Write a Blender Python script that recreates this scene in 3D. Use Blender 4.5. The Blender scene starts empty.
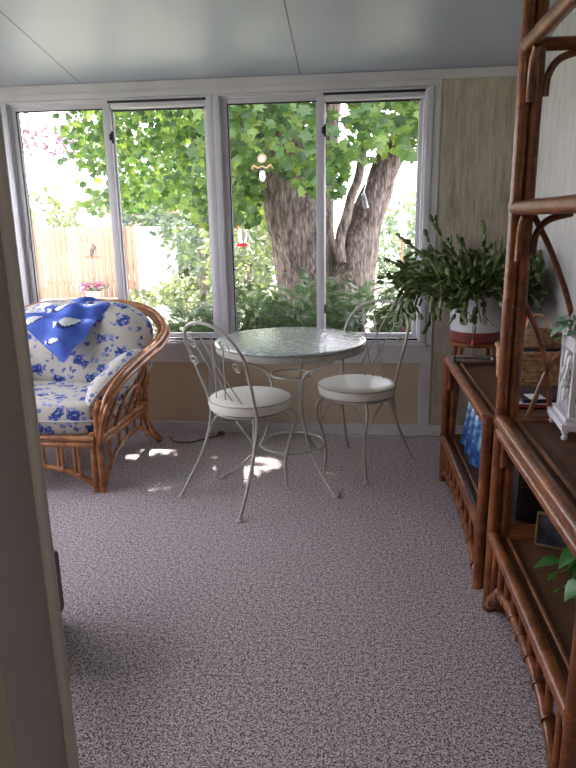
import bpy, bmesh, math, random
from mathutils import Vector, Matrix, noise
R = math.radians
C = bpy.context.scene.collection
sc = bpy.context.scene
random.seed(7)

# ------------------------------------------------------------------ helpers
def link(name, me, mat, parent=None, smooth=True):
    o = bpy.data.objects.new(name, me); C.objects.link(o)
    mats = mat if isinstance(mat, (list, tuple)) else [mat]
    for m in mats: me.materials.append(m)
    if smooth:
        for p in me.polygons: p.use_smooth = True
    if parent: o.parent = parent
    return o

def obj(name, bm, mat, parent=None, smooth=True, sharp=38):
    bmesh.ops.recalc_face_normals(bm, faces=bm.faces[:])
    me = bpy.data.meshes.new(name); bm.to_mesh(me); bm.free()
    o = link(name, me, mat, parent, smooth)
    if smooth and sharp:
        try: me.set_sharp_from_angle(angle=R(sharp))
        except Exception: pass
    return o

def raw(name, vs, fs, mat, parent=None, smooth=False, mi=None):
    me = bpy.data.meshes.new(name); me.from_pydata(vs, [], fs); me.update()
    o = link(name, me, mat, parent, smooth)
    if mi: me.polygons.foreach_set('material_index', mi)
    return o

def tag(o, label, cat, group=None, kind=None):
    o['label'] = label; o['category'] = cat
    if group: o['group'] = group
    if kind: o['kind'] = kind
    return o

def thing(name, label, cat, loc=(0, 0, 0), rz=0, group=None):
    o = bpy.data.objects.new(name, None); C.objects.link(o)
    o.empty_display_size = .05
    o.location = loc; o.rotation_euler = (0, 0, rz)
    return tag(o, label, cat, group)

def struct(name, bm, mat, parent=None, smooth=False):
    o = obj(name, bm, mat, parent, smooth)
    if parent is None: o['kind'] = 'structure'
    return o

def copy_tree(o, parent=None):
    c = o.copy(); C.objects.link(c); c.parent = parent
    for ch in list(o.children): copy_tree(ch, c)
    return c

def box(bm, x0, x1, y0, y1, z0, z1, bev=0):
    r = bmesh.ops.create_cube(bm, size=1)
    vs = r['verts']
    for v in vs:
        v.co = Vector(((x0+x1)/2+v.co.x*(x1-x0), (y0+y1)/2+v.co.y*(y1-y0), (z0+z1)/2+v.co.z*(z1-z0)))
    if bev:
        es = list({e for v in vs for e in v.link_edges})
        bmesh.ops.bevel(bm, geom=es, offset=bev, segments=2, affect='EDGES', profile=.6)
    return bm

def B(*a, **k): return box(bmesh.new(), *a, **k)

def spline(pts, n=8, closed=False):
    P = [Vector(p) for p in pts]; out = []
    L = len(P)
    rng = range(L if closed else L-1)
    for i in rng:
        if closed: p0, p1, p2, p3 = P[i-1], P[i], P[(i+1) % L], P[(i+2) % L]
        else:
            p1, p2 = P[i], P[i+1]
            p0 = P[i-1] if i else p1*2-p2
            p3 = P[i+2] if i+2 < L else p2*2-p1
        for k in range(n):
            t = k/n
            out.append(.5*((2*p1)+(p2-p0)*t+(2*p0-5*p1+4*p2-p3)*t*t+(3*p1-p0-3*p2+p3)*t**3))
    if not closed: out.append(P[-1])
    return out

def tube(bm, pts, r, seg=10, closed=False, cap=True):
    P = [Vector(p) for p in pts]; n = len(P)
    rr = r if isinstance(r, (list, tuple)) else [r]*n
    rings = []; up = None
    for i in range(n):
        if closed: t = P[(i+1) % n]-P[i-1]
        else: t = P[min(i+1, n-1)]-P[max(i-1, 0)]
        if t.length < 1e-9: t = Vector((0, 0, 1))
        t.normalize()
        if up is None:
            up = Vector((0, 0, 1)) if abs(t.z) < .9 else Vector((1, 0, 0))
        up = (up-t*up.dot(t))
        if up.length < 1e-6: up = t.orthogonal()
        up.normalize(); s = t.cross(up)
        rings.append([bm.verts.new(P[i]+(up*math.cos(a)+s*math.sin(a))*rr[i]) for a in [2*math.pi*k/seg for k in range(seg)]])
    m = n if closed else n-1
    for i in range(m):
        a, b = rings[i], rings[(i+1) % n]
        off = 0
        if closed and i == n-1:
            off = min(range(seg), key=lambda q: (a[0].co-b[q].co).length)
        for k in range(seg):
            bm.faces.new((a[k], a[(k+1) % seg], b[(k+1+off) % seg], b[(k+off) % seg]))
    if cap and not closed:
        bm.faces.new(rings[0]); bm.faces.new(rings[-1])
    return bm

def T(pts, r, **k): return tube(bmesh.new(), pts, r, **k)

def pole(p, q, r, seg=12, knots=0):
    """bamboo / rattan pole with slight swelling at nodes"""
    p, q = Vector(p), Vector(q); n = 14 if knots else 2
    pts, rr = [], []
    if not knots:
        return T([p, q], r, seg=seg)
    N = knots*6
    for i in range(N+1):
        t = i/N; pts.append(p.lerp(q, t)); rr.append(r*(1+.07*(1 if i % 6 == 3 else 0)))
    return T(pts, rr, seg=seg)

def lathe(bm, prof, seg=32, c=(0, 0, 0)):
    rings = []
    for r, z in prof:
        if r < 1e-5: rings.append([bm.verts.new((c[0], c[1], c[2]+z))])
        else: rings.append([bm.verts.new((c[0]+r*math.cos(2*math.pi*k/seg), c[1]+r*math.sin(2*math.pi*k/seg), c[2]+z)) for k in range(seg)])
    for a, b in zip(rings, rings[1:]):
        for k in range(seg):
            k2 = (k+1) % seg
            if len(a) == 1 and len(b) == 1: continue
            if len(a) == 1: bm.faces.new((a[0], b[k], b[k2]))
            elif len(b) == 1: bm.faces.new((a[k], a[k2], b[0]))
            else: bm.faces.new((a[k], a[k2], b[k2], b[k]))
    return bm
def L(prof, seg=32, c=(0, 0, 0)): return lathe(bmesh.new(), prof, seg, c)

def pillow(w, d, h, p=8, q=.45, n=26, crn=.22, wob=0, seed=0):
    bm = bmesh.new(); g = {}
    for s in (1, -1):
        for i in range(n+1):
            for j in range(n+1):
                u, v = -1+2*i/n, -1+2*j/n
                u, v = math.sin(u*math.pi/2)*.6+u*.4, math.sin(v*math.pi/2)*.6+v*.4
                edge = i in (0, n) or j in (0, n)
                if edge and s == -1: g[s, i, j] = g[1, i, j]; continue
                x = w/2*u*(1-crn*v*v*v*v*.5); y = d/2*v*(1-crn*u*u*u*u*.5)
                z = s*h/2*(max(0, 1-abs(u)**p)*max(0, 1-abs(v)**p))**q
                if wob: 
                    nz = noise.noise(Vector((x*7+seed, y*7, s*3)))
                    z *= 1+wob*nz
                g[s, i, j] = bm.verts.new((x, y, z))
        for i in range(n):
            for j in range(n):
                bm.faces.new((g[s, i, j], g[s, i+1, j], g[s, i+1, j+1], g[s, i, j+1]))
    border = [(w/2*u*(1-crn*v**4*.5), d/2*v*(1-crn*u**4*.5), 0) for u, v in
              [(-1+2*i/12, -1) for i in range(12)]+[(1, -1+2*i/12) for i in range(12)]+
              [(1-2*i/12, 1) for i in range(12)]+[(-1, 1-2*i/12) for i in range(12)]]
    return bm, border

def xf(bm, M):
    bmesh.ops.transform(bm, matrix=M, verts=bm.verts[:]); return bm

# ------------------------------------------------------------------ materials
def mat(name, col=(.5, .5, .5), rough=.5, metal=0, coat=0, spec=.5, trans=0, alpha=1):
    m = bpy.data.materials.new(name); m.use_nodes = True
    b = m.node_tree.nodes['Principled BSDF']
    b.inputs['Base Color'].default_value = (*col, 1)
    b.inputs['Roughness'].default_value = rough
    b.inputs['Metallic'].default_value = metal
    b.inputs['Coat Weight'].default_value = coat
    b.inputs['Coat Roughness'].default_value = .12
    b.inputs['Specular IOR Level'].default_value = spec
    b.inputs['Transmission Weight'].default_value = trans
    m.diffuse_color = (*col, 1)
    return m
class N:
    def __init__(s, m): s.m = m; s.t = m.node_tree; s.b = s.t.nodes.get('Principled BSDF')
    def n(s, ty, **k):
        x = s.t.nodes.new(ty)
        for a, v in k.items(): setattr(x, a, v)
        return x
    def l(s, a, b): s.t.links.new(a, b)
    def coord(s, scale=(1, 1, 1), kind='Object', rot=(0, 0, 0)):
        c = s.n('ShaderNodeTexCoord'); mp = s.n('ShaderNodeMapping')
        mp.inputs['Scale'].default_value = scale; mp.inputs['Rotation'].default_value = rot
        s.l(c.outputs[kind], mp.inputs['Vector']); return mp.outputs['Vector']
    def noise(s, vec, scale, detail=3, rough=.5):
        x = s.n('ShaderNodeTexNoise'); x.inputs['Scale'].default_value = scale
        x.inputs['Detail'].default_value = detail; x.inputs['Roughness'].default_value = rough
        s.l(vec, x.inputs['Vector']); return x.outputs['Fac']
    def ramp(s, fac, stops):
        r = s.n('ShaderNodeValToRGB'); e = r.color_ramp.elements
        while len(e) < len(stops): e.new(.5)
        for q, (p, c) in zip(e, stops): q.position = p; q.color = (*c, 1)
        s.l(fac, r.inputs['Fac']); return r.outputs['Color']
    def math(s, op, a, b=None):
        x = s.n('ShaderNodeMath', operation=op)
        for i, v in enumerate((a, b)):
            if v is None: continue
            if isinstance(v, (int, float)): x.inputs[i].default_value = v
            else: s.l(v, x.inputs[i])
        return x.outputs[0]
    def mix(s, f, a, b):
        x = s.n('ShaderNodeMix', data_type='RGBA')
        for i, v in ((0, f), (6, a), (7, b)):
            if isinstance(v, (int, float)): x.inputs[i].default_value = v
            elif isinstance(v, tuple): x.inputs[i].default_value = (*v, 1)
            else: s.l(v, x.inputs[i])
        return x.outputs[2]
    def bump(s, h, strength=.3, dist=.01):
        x = s.n('ShaderNodeBump'); x.inputs['Strength'].default_value = strength
        x.inputs['Distance'].default_value = dist
        s.l(h, x.inputs['Height']); s.l(x.outputs[0], s.b.inputs['Normal'])
    def col(s, c): s.l(c, s.b.inputs['Base Color'])

def noisy(name, c1, c2, scale, rough=.5, stretch=(1, 1, 1), bump=0, coat=0, detail=4, lo=.35, hi=.65, metal=0, spec=.5, bd=.005):
    m = mat(name, c1, rough, metal, coat, spec); k = N(m)
    v = k.coord(stretch); f = k.noise(v, scale, detail)
    k.col(k.ramp(f, [(lo, c1), (hi, c2)]))
    if bump: k.bump(f, bump, bd)
    return m

white_vinyl = noisy('white_vinyl', (.54, .53, .57), (.60, .59, .63), 3, .35)
white_trim = noisy('white_trim', (.52, .51, .53), (.58, .57, .59), 5, .45)
black_rubber = mat('black_rubber', (.015, .015, .017), .5)
tan_panel = noisy('tan_panel', (.46, .37, .26), (.50, .405, .29), 6, .55, (1, 1, .2))
jamb_paint = noisy('jamb_paint', (.36, .34, .31), (.39, .37, .34), 4, .5)
jamb_edge = noisy('jamb_edge', (.46, .44, .42), (.50, .48, .46), 5, .4)
house_paint = noisy('house_paint', (.45, .40, .34), (.48, .43, .36), 3, .7)

def ceiling_mat():
    m = mat('ceiling_panels', (.5, .5, .52), .4, spec=.35); k = N(m)
    c = k.n('ShaderNodeTexCoord'); s = k.n('ShaderNodeSeparateXYZ'); k.l(c.outputs['Object'], s.inputs[0])
    x = k.math('ADD', s.outputs['X'], 1.665+1.33*4)
    x = k.math('DIVIDE', x, 1.33); fr = k.math('FRACT', x)
    d = k.math('ABSOLUTE', k.math('SUBTRACT', fr, .5))
    line = k.math('GREATER_THAN', d, .4973)
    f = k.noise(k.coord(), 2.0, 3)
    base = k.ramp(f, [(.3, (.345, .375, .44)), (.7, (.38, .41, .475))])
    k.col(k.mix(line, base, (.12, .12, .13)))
    k.bump(k.noise(k.coord(), 60, 2), .08, .002)
    return m
ceil_m = ceiling_mat()

def woodwall(name, a, b, c):
    m = mat(name, a, .55); k = N(m)
    v = k.coord((5, 5, .9)); w = k.noise(v, 5, 7, .72)
    v2 = k.coord((40, 40, 1.2)); g = k.noise(v2, 5, 3, .6)
    f = k.math('ADD', k.math('MULTIPLY', w, .6), k.math('MULTIPLY', g, .4))
    col = k.ramp(f, [(.38, a), (.5, b), (.62, c)])
    # vertical grooves
    t = k.n('ShaderNodeTexCoord'); s = k.n('ShaderNodeSeparateXYZ'); k.l(t.outputs['Object'], s.inputs[0])
    q = k.math('ADD', s.outputs['X'], s.outputs['Y'])
    fr = k.math('FRACT', k.math('DIVIDE', k.math('ADD', q, 20), .137))
    ln = k.math('GREATER_THAN', k.math('ABSOLUTE', k.math('SUBTRACT', fr, .5)), .480)
    k.col(k.mix(k.math('MULTIPLY', ln, .35), col, c))
    k.bump(k.math('SUBTRACT', 1.0, ln), .5, .003)
    return m
wood_front = woodwall('beige_woodgrain_panel', (.27, .225, .165), (.42, .365, .285), (.53, .475, .385))
wood_right = woodwall('pale_woodgrain_panel', (.34, .335, .325), (.44, .435, .42), (.52, .51, .495))

def carpet_mat():
    m = mat('berber_carpet', (.4, .35, .35), .95, spec=.1); k = N(m)
    v = k.coord()
    n1 = k.noise(v, 185, 2, .6); n2 = k.noise(v, 75, 2, .5); n3 = k.noise(v, 1.3, 2)
    f = k.math('ADD', k.math('MULTIPLY', n1, .75), k.math('MULTIPLY', n2, .25))
    c = k.ramp(f, [(.39, (.05, .04, .043)), (.46, (.26, .215, .225)), (.52, (.54, .475, .50)), (.59, (.84, .77, .80))])
    k.col(k.mix(k.math('MULTIPLY', n3, .2), c, (.34, .28, .28)))
    k.bump(f, .8, .006)
    return m
carpet = carpet_mat()

def rattan_mat(name, a, b, c, coat=.5, rough=.35):
    m = mat(name, a, rough, coat=coat); k = N(m)
    f = k.noise(k.coord((1, 1, 1)), 14, 5, .65)
    g = k.noise(k.coord((1, 1, 1)), 90, 2, .6)
    f2 = k.math('ADD', k.math('MULTIPLY', f, .75), k.math('MULTIPLY', g, .25))
    k.col(k.ramp(f2, [(.38, a), (.5, b), (.64, c)]))
    k.bump(g, .15, .002)
    return m
honey_rattan = rattan_mat('honey_rattan', (.22, .075, .025), (.38, .15, .05), (.52, .25, .095))
honey_binding = rattan_mat('honey_binding', (.20, .07, .025), (.30, .11, .04), (.42, .18, .07), .2)
dark_rattan = rattan_mat('dark_rattan', (.09, .023, .006), (.185, .054, .013), (.30, .10, .028), .22, .33)
dark_binding = rattan_mat('dark_binding', (.07, .02, .006), (.16, .05, .014), (.26, .09, .028), .2)

def weave_mat(name, a, b, scale=90):
    m = mat(name, a, .6); k = N(m)
    v = k.coord()
    w1 = k.n('ShaderNodeTexWave', wave_type='BANDS', bands_direction='X'); w1.inputs['Scale'].default_value = scale
    w2 = k.n('ShaderNodeTexWave', wave_type='BANDS', bands_direction='Y'); w2.inputs['Scale'].default_value = scale
    for w in (w1, w2): k.l(v, w.inputs['Vector']); w.inputs['Distortion'].default_value = .6
    f = k.math('MULTIPLY', w1.outputs['Fac'], w2.outputs['Fac'])
    g = k.math('ADD', f, k.math('MULTIPLY', k.noise(v, 25, 3), .5))
    k.col(k.ramp(g, [(.2, a), (.9, b)])); k.bump(f, .6, .003)
    return m
woven_deck = weave_mat('woven_cane_deck', (.05, .02, .010), (.24, .105, .045), 35)
wicker = noisy('wicker_straw', (.27, .14, .06), (.55, .34, .17), 40, .6, bump=.2)
wicker_dark = noisy('wicker_brown', (.12, .06, .028), (.28, .15, .075), 60, .7, bump=.3)

cream_metal = noisy('cream_painted_iron', (.35, .35, .30), (.44, .44, .385), 12, .38, bump=.05)
cream_vinyl = noisy('cream_vinyl', (.68, .67, .58), (.74, .73, .65), 6, .38, bump=.03)

def tableglass():
    m = mat('pebbled_table_glass', (.42, .52, .48), .16, spec=.8); k = N(m)
    v = k.coord(); f = k.noise(v, 42, 2, .5)
    k.col(k.ramp(k.noise(v, 40, 3), [(.38, (.42, .54, .55)), (.60, (.74, .80, .82))]))  # whitish mottling puts the bright window reflection into the glass colour
    k.b.inputs['Transmission Weight'].default_value = .12
    k.b.inputs['Coat Weight'].default_value = 1
    k.b.inputs['Coat Roughness'].default_value = .06
    k.bump(f, .9, .006)
    k.l(k.b.inputs['Normal'].links[0].from_socket, k.b.inputs['Coat Normal'])
    return m
table_glass = tableglass()

def pane_mat():
    m = bpy.data.materials.new('window_glass'); m.use_nodes = True; t = m.node_tree
    t.nodes.remove(t.nodes['Principled BSDF']); out = t.nodes['Material Output']
    a = t.nodes.new('ShaderNodeBsdfTransparent'); a.inputs[0].default_value = (.96, .97, .96, 1)
    g = t.nodes.new('ShaderNodeBsdfGlossy'); g.inputs['Roughness'].default_value = .02
    lw = t.nodes.new('ShaderNodeLayerWeight'); lw.inputs[0].default_value = .5
    pw = t.nodes.new('ShaderNodeMath'); pw.operation = 'POWER'; pw.inputs[1].default_value = 4; t.links.new(lw.outputs['Facing'], pw.inputs[0])
    f = t.nodes.new('ShaderNodeMath'); f.operation = 'MULTIPLY_ADD'; f.inputs[1].default_value = .5; f.inputs[2].default_value = .02; t.links.new(pw.outputs[0], f.inputs[0])
    x = t.nodes.new('ShaderNodeMixShader')
    t.links.new(f.outputs[0], x.inputs[0]); t.links.new(a.outputs[0], x.inputs[1]); t.links.new(g.outputs[0], x.inputs[2])
    t.links.new(x.outputs[0], out.inputs[0]); return m
pane_glass = pane_mat()

def floral():
    m = mat('blue_floral_cotton', (.6, .57, .5), .8, spec=.2); k = N(m)
    c = k.coord(); nz = k.n('ShaderNodeTexNoise'); nz.inputs['Scale'].default_value = 16; k.l(c, nz.inputs['Vector'])
    off = k.n('ShaderNodeVectorMath', operation='MULTIPLY_ADD'); k.l(nz.outputs['Color'], off.inputs[0])
    off.inputs[1].default_value = (.055, .055, .055); k.l(c, off.inputs[2]); v = off.outputs[0]
    def vor(scale, rnd=1):
        x = k.n('ShaderNodeTexVoronoi'); x.inputs['Scale'].default_value = scale; x.inputs['Randomness'].default_value = rnd
        k.l(v, x.inputs['Vector']); return x
    big = vor(10, .8); petal = vor(50); leaf = vor(28)
    base = (.52, .50, .44); blue = (.055, .085, .33); light = (.25, .31, .56); pale = (.45, .48, .62)
    fl = k.math('LESS_THAN', k.math('ADD', big.outputs['Distance'], k.math('MULTIPLY', petal.outputs['Distance'], .35)), .53)
    pc = k.ramp(petal.outputs['Distance'], [(.0, pale), (.25, light), (.42, blue), (.7, (.03, .05, .22))])
    sep = k.n('ShaderNodeSeparateColor'); k.l(leaf.outputs['Color'], sep.inputs[0])
    lf = k.math('MULTIPLY', k.math('LESS_THAN', leaf.outputs['Distance'], .40), k.math('GREATER_THAN', sep.outputs[0], .35))
    lc = k.ramp(sep.outputs[1], [(.3, (.09, .13, .36)), (.7, light)])
    col = k.mix(lf, base, lc); col = k.mix(fl, col, pc)
    k.col(col); k.bump(k.noise(c, 9, 2), .25, .02)
    return m
floral_cotton = floral()
floral_piping = mat('cream_piping', (.45, .45, .46), .8)
towel_blue = noisy('blue_towel_cloth', (.035, .09, .42), (.06, .13, .52), 12, .75, bump=.25, bd=.01)
towel_white = noisy('pale_print', (.55, .62, .62), (.68, .72, .70), 30, .8)
towel_navy = mat('navy_print', (.01, .02, .12), .8)
white_gloss = noisy('white_glazed_ceramic', (.66, .66, .70), (.70, .70, .74), 4, .2, coat=.5)
maroon_gloss = noisy('maroon_glaze', (.18, .035, .035), (.24, .05, .05), 8, .3, coat=.4)
soil = noisy('potting_soil', (.03, .02, .012), (.07, .045, .03), 60, .95, bump=.5)
cage_white = noisy('white_painted_wood', (.70, .70, .74), (.75, .75, .78), 8, .4)
lace_white = mat('white_ribbon', (.75, .75, .78), .6)
gold_metal = noisy('brass_frame', (.30, .21, .09), (.40, .29, .14), 20, .35, metal=.7)
steel = mat('brushed_steel', (.6, .6, .62), .25, 1)
black_plastic = noisy('black_plastic', (.012, .012, .014), (.02, .02, .022), 10, .3)
photo_print = noisy('dark_photo_print', (.02, .022, .03), (.12, .12, .14), 14, .25)
cord_brown = mat('brown_cord', (.12, .07, .045), .6)
cord_white = mat('white_cord', (.55, .5, .45), .5)
leather = noisy('dark_brown_leather', (.03, .015, .012), (.055, .028, .02), 20, .5, bump=.3)

def magazine():
    m = mat('blue_wave_cover', (.1, .2, .5), .25, coat=.3); k = N(m)
    f = k.noise(k.coord((1, 1, .6)), 9, 6, .7)
    k.col(k.ramp(f, [(.36, (.008, .02, .09)), (.47, (.03, .12, .34)), (.53, (.22, .42, .62)), (.6, (.78, .83, .86))]))
    return m
cover_blue = magazine()
cover_night = noisy('dark_blue_cover', (.01, .015, .04), (.03, .045, .10), 9, .25, coat=.4)
paper = mat('paper_pages', (.7, .68, .62), .8)
cover_red = mat('red_cover', (.25, .03, .04), .4)

def leafmat(name, cols, rough=.45, tr=.45, scale=2.5, trcol=None):
    m = bpy.data.materials.new(name); m.use_nodes = True; k = N(m)
    g = k.n('ShaderNodeNewGeometry')
    f = k.noise(k.coord(), scale, 2); rnd = g.outputs['Random Per Island']
    h = k.math('ADD', k.math('MULTIPLY', f, .5), k.math('MULTIPLY', rnd, .5))
    st = [(.2+.6*i/(len(cols)-1), c) for i, c in enumerate(cols)]
    c = k.ramp(h, st); k.col(c)
    k.b.inputs['Roughness'].default_value = rough
    if tr:
        t = k.n('ShaderNodeBsdfTranslucent')
        mult = k.n('ShaderNodeMix', data_type='RGBA', blend_type='MULTIPLY'); mult.inputs[0].default_value = 1
        k.l(c, mult.inputs[6]); mult.inputs[7].default_value = (*(trcol or (1.9, 1.7, .7)), 1)
        k.l(mult.outputs[2], t.inputs[0])
        x = k.n('ShaderNodeMixShader'); x.inputs[0].default_value = tr
        k.l(k.b.outputs[0], x.inputs[1]); k.l(t.outputs[0], x.inputs[2])
        k.l(x.outputs[0], m.node_tree.nodes['Material Output'].inputs[0])
    return m
maple_leaf = leafmat('maple_leaves', [(.012, .04, .012), (.05, .115, .03), (.13, .21, .055)], trcol=(2.3, 1.9, .9))
yew_leaf = leafmat('yew_needles', [(.03, .07, .035), (.06, .115, .05), (.12, .19, .085)], tr=.2)
cactus_leaf = leafmat('holiday_cactus_pads', [(.05, .09, .025), (.11, .17, .05), (.24, .30, .12)], .35, .12, 6)
pothos_leaf = leafmat('pothos_leaves', [(.03, .12, .03), (.07, .22, .055), (.15, .32, .10)], .3, .25, 10)
silk_leaf = leafmat('silk_leaves', [(.08, .22, .14), (.18, .36, .25), (.40, .52, .42)], .5, .2, 20)
gray_leaf = leafmat('grey_green_leaves', [(.05, .085, .06), (.08, .125, .085), (.13, .18, .12)], tr=.3)
spruce_leaf = leafmat('blue_spruce_needles', [(.05, .09, .095), (.08, .13, .135), (.12, .18, .18)], tr=.15)
plum_leaf = leafmat('plum_leaves', [(.07, .035, .05), (.11, .06, .075), (.15, .10, .11)], tr=.3, trcol=(1.2, 1, 1.1))
pale_leaf = leafmat('pale_leaves', [(.07, .11, .05), (.12, .16, .08), (.18, .21, .13)], tr=.35)
pink_petal = mat('pink_petals', (.7, .06, .22), .6)
def bark_mat():
    m = mat('maple_bark', (.2, .15, .11), .9, spec=.2); k = N(m)
    v = k.coord((1, 1, .22)); f = k.noise(v, 26, 5, .65)
    x = k.n('ShaderNodeTexVoronoi', feature='DISTANCE_TO_EDGE'); x.inputs['Scale'].default_value = 34; k.l(k.coord((1, 1, .3)), x.inputs['Vector'])
    g = k.math('ADD', k.math('MULTIPLY', x.outputs['Distance'], .35), k.math('MULTIPLY', f, .8))
    k.col(k.ramp(g, [(.33, (.05, .037, .032)), (.46, (.14, .112, .095)), (.62, (.27, .23, .20))]))
    k.bump(g, .9, .03); return m
bark = bark_mat()
grass = noisy('lawn_grass', (.26, .28, .20), (.38, .39, .29), 9, .9, bump=.6, bd=.02, detail=8)
def fence_mat():
    m = noisy('cedar_boards', (.27, .165, .105), (.35, .225, .15), 3, .8, (8, 8, .5)); return m
cedar = fence_mat()
cedar_post = noisy('cedar_post', (.33, .15, .08), (.42, .2, .11), 4, .8)
white_siding = noisy('white_siding', (.72, .72, .74), (.78, .78, .8), 2, .6, (.3, .3, 6))
brick_pink = noisy('pink_brick', (.34, .16, .15), (.44, .24, .22), 6, .85)
roof_m = noisy('grey_shingles', (.42, .40, .42), (.55, .53, .54), 8, .9)
red_plastic = mat('red_plastic', (.65, .03, .03), .3)
clear_plastic = mat('clear_feeder_plastic', (.75, .7, .68), .15, trans=.6)
terracotta = noisy('stone_planter', (.45, .40, .34), (.55, .5, .44), 12, .8)

# ------------------------------------------------------------------ camera
H = 1.38
cd = bpy.data.cameras.new('camera'); cam = bpy.data.objects.new('camera', cd); C.objects.link(cam); sc.camera = cam
pi_, ya_, ro_ = R(14.4), R(6.2), R(-1.0)
F = Vector((-math.sin(ya_)*math.cos(pi_), math.cos(ya_)*math.cos(pi_), -math.sin(pi_)))
Rt = Vector((math.cos(ya_), math.sin(ya_), 0)); Up = Rt.cross(F)
R2 = Rt*math.cos(ro_)+Up*math.sin(ro_); U2 = Up*math.cos(ro_)-Rt*math.sin(ro_)
cam.matrix_world = Matrix(((R2.x, U2.x, -F.x, 0), (R2.y, U2.y, -F.y, 0), (R2.z, U2.z, -F.z, H), (0, 0, 0, 1)))
cd.sensor_fit = 'VERTICAL'; cd.sensor_height = 36; cd.lens = 637/768*36
cd.clip_start = .02; cd.clip_end = 200

# ------------------------------------------------------------------ room shell
YW = 4.034; YO = 4.17     # inner / outer face of the window wall
XR = .97; XL = -2.6; YB = .9
slope = .171
struct('floor', B(-3.2, XR+.12, -3.0, YO, -.12, 0), carpet)
bm = bmesh.new()
zc = lambda y: 2.2+(YW-y)*slope
vs = [bm.verts.new(p) for p in [(-2.75, .74, zc(.74)), (XR+.12, .74, zc(.74)), (XR+.12, YO, zc(YO)), (-2.75, YO, zc(YO))]]
vt = [bm.verts.new((v.co.x, v.co.y, v.co.z+.1)) for v in vs]
bm.faces.new(vs); bm.faces.new(vt)
for i in range(4): bm.faces.new((vs[i], vs[(i+1) % 4], vt[(i+1) % 4], vt[i]))
struct('ceiling', bm, ceil_m)

W = [(-2.16, -.885), (-.83, .405)]; Z0, Z1 = .62, 2.11
bm = bmesh.new()
box(bm, -2.75, XR+.12, YW+.004, YO, 0, Z0)
box(bm, -2.75, XR+.12, YW+.004, YO, Z1, 2.32)
for a, b in [(-2.75, -2.16), (-.885, -.83), (.405, XR+.12)]: box(bm, a, b, YW+.004, YO, Z0, Z1)
struct('wall_front', bm, white_trim)
# woodgrain panel, tan panels
struct('trim_1', B(.478, XR, YW-.008, YW+.004, .075, 2.15), wood_front)['label'] = 'beige woodgrain wall panel'
for i, (a, b) in enumerate([(-2.6, -.967), (-.879, .409)]):
    struct('trim_%d' % (2+i), B(a, b, YW-.006, YW+.004, .072, .485), tan_panel)
bm = bmesh.new()
box(bm, -.967, -.879, YW-.014, YW+.004, 0, .5, .002); box(bm, .409, .478, YW-.014, YW+.004, 0, 2.15, .003)
struct('trim_4', bm, white_trim)
bm = bmesh.new()                                   # ledge board under the windows, head board above
box(bm, -2.6, .478, YW-.02, YW+.004, .485, .60, .003)
box(bm, -2.6, .44, YW-.035, YW+.02, .595, .618, .003)
struct('trim_5', bm, white_trim)
bm = bmesh.new(); box(bm, -2.6, XR, YW-.014, YW+.004, 2.147, 2.20, .003)
box(bm, -2.6, .478, YW-.02, YW+.004, 2.112, 2.148, .003)
struct('trim_6', bm, white_trim)
struct('baseboard_front', B(-2.6, XR, YW-.02, YW+.002, 0, .075, bev=.004), white_trim)

# right wall, house wall with the doorway, house room
struct('wall_right', B(XR, XR+.12, -3.0, YO, 0, 2.95), wood_right)
struct('baseboard_right', B(XR-.012, XR, .9, YW-.02, 0, .075), white_trim)
bm = bmesh.new(); box(bm, -3.2, -.503, YB-.16, YB-.012, 0, 2.9); box(bm, -.503, XR, YB-.16, YB-.012, 2.1, 2.9)
struct('wall_back', bm, jamb_paint)
bm = T([(-.499, YB-.006, 0), (-.499, YB-.006, 2.1)], .011, seg=14); box(bm, -.58, -.50, YB-.012, YB+.004, 0, 2.1)
struct('trim_7', bm, jamb_edge)
bm = bmesh.new(); box(bm, -3.2, -3.08, -3, YB-.16, 0, 2.5); box(bm, -3.2, XR+.12, -3.12, -3, 0, 2.5)
struct('wall_house', bm, house_paint)
struct('ceiling_house', B(-3.2, XR+.12, -3, YB-.16, 2.5, 2.6), house_paint)

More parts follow.
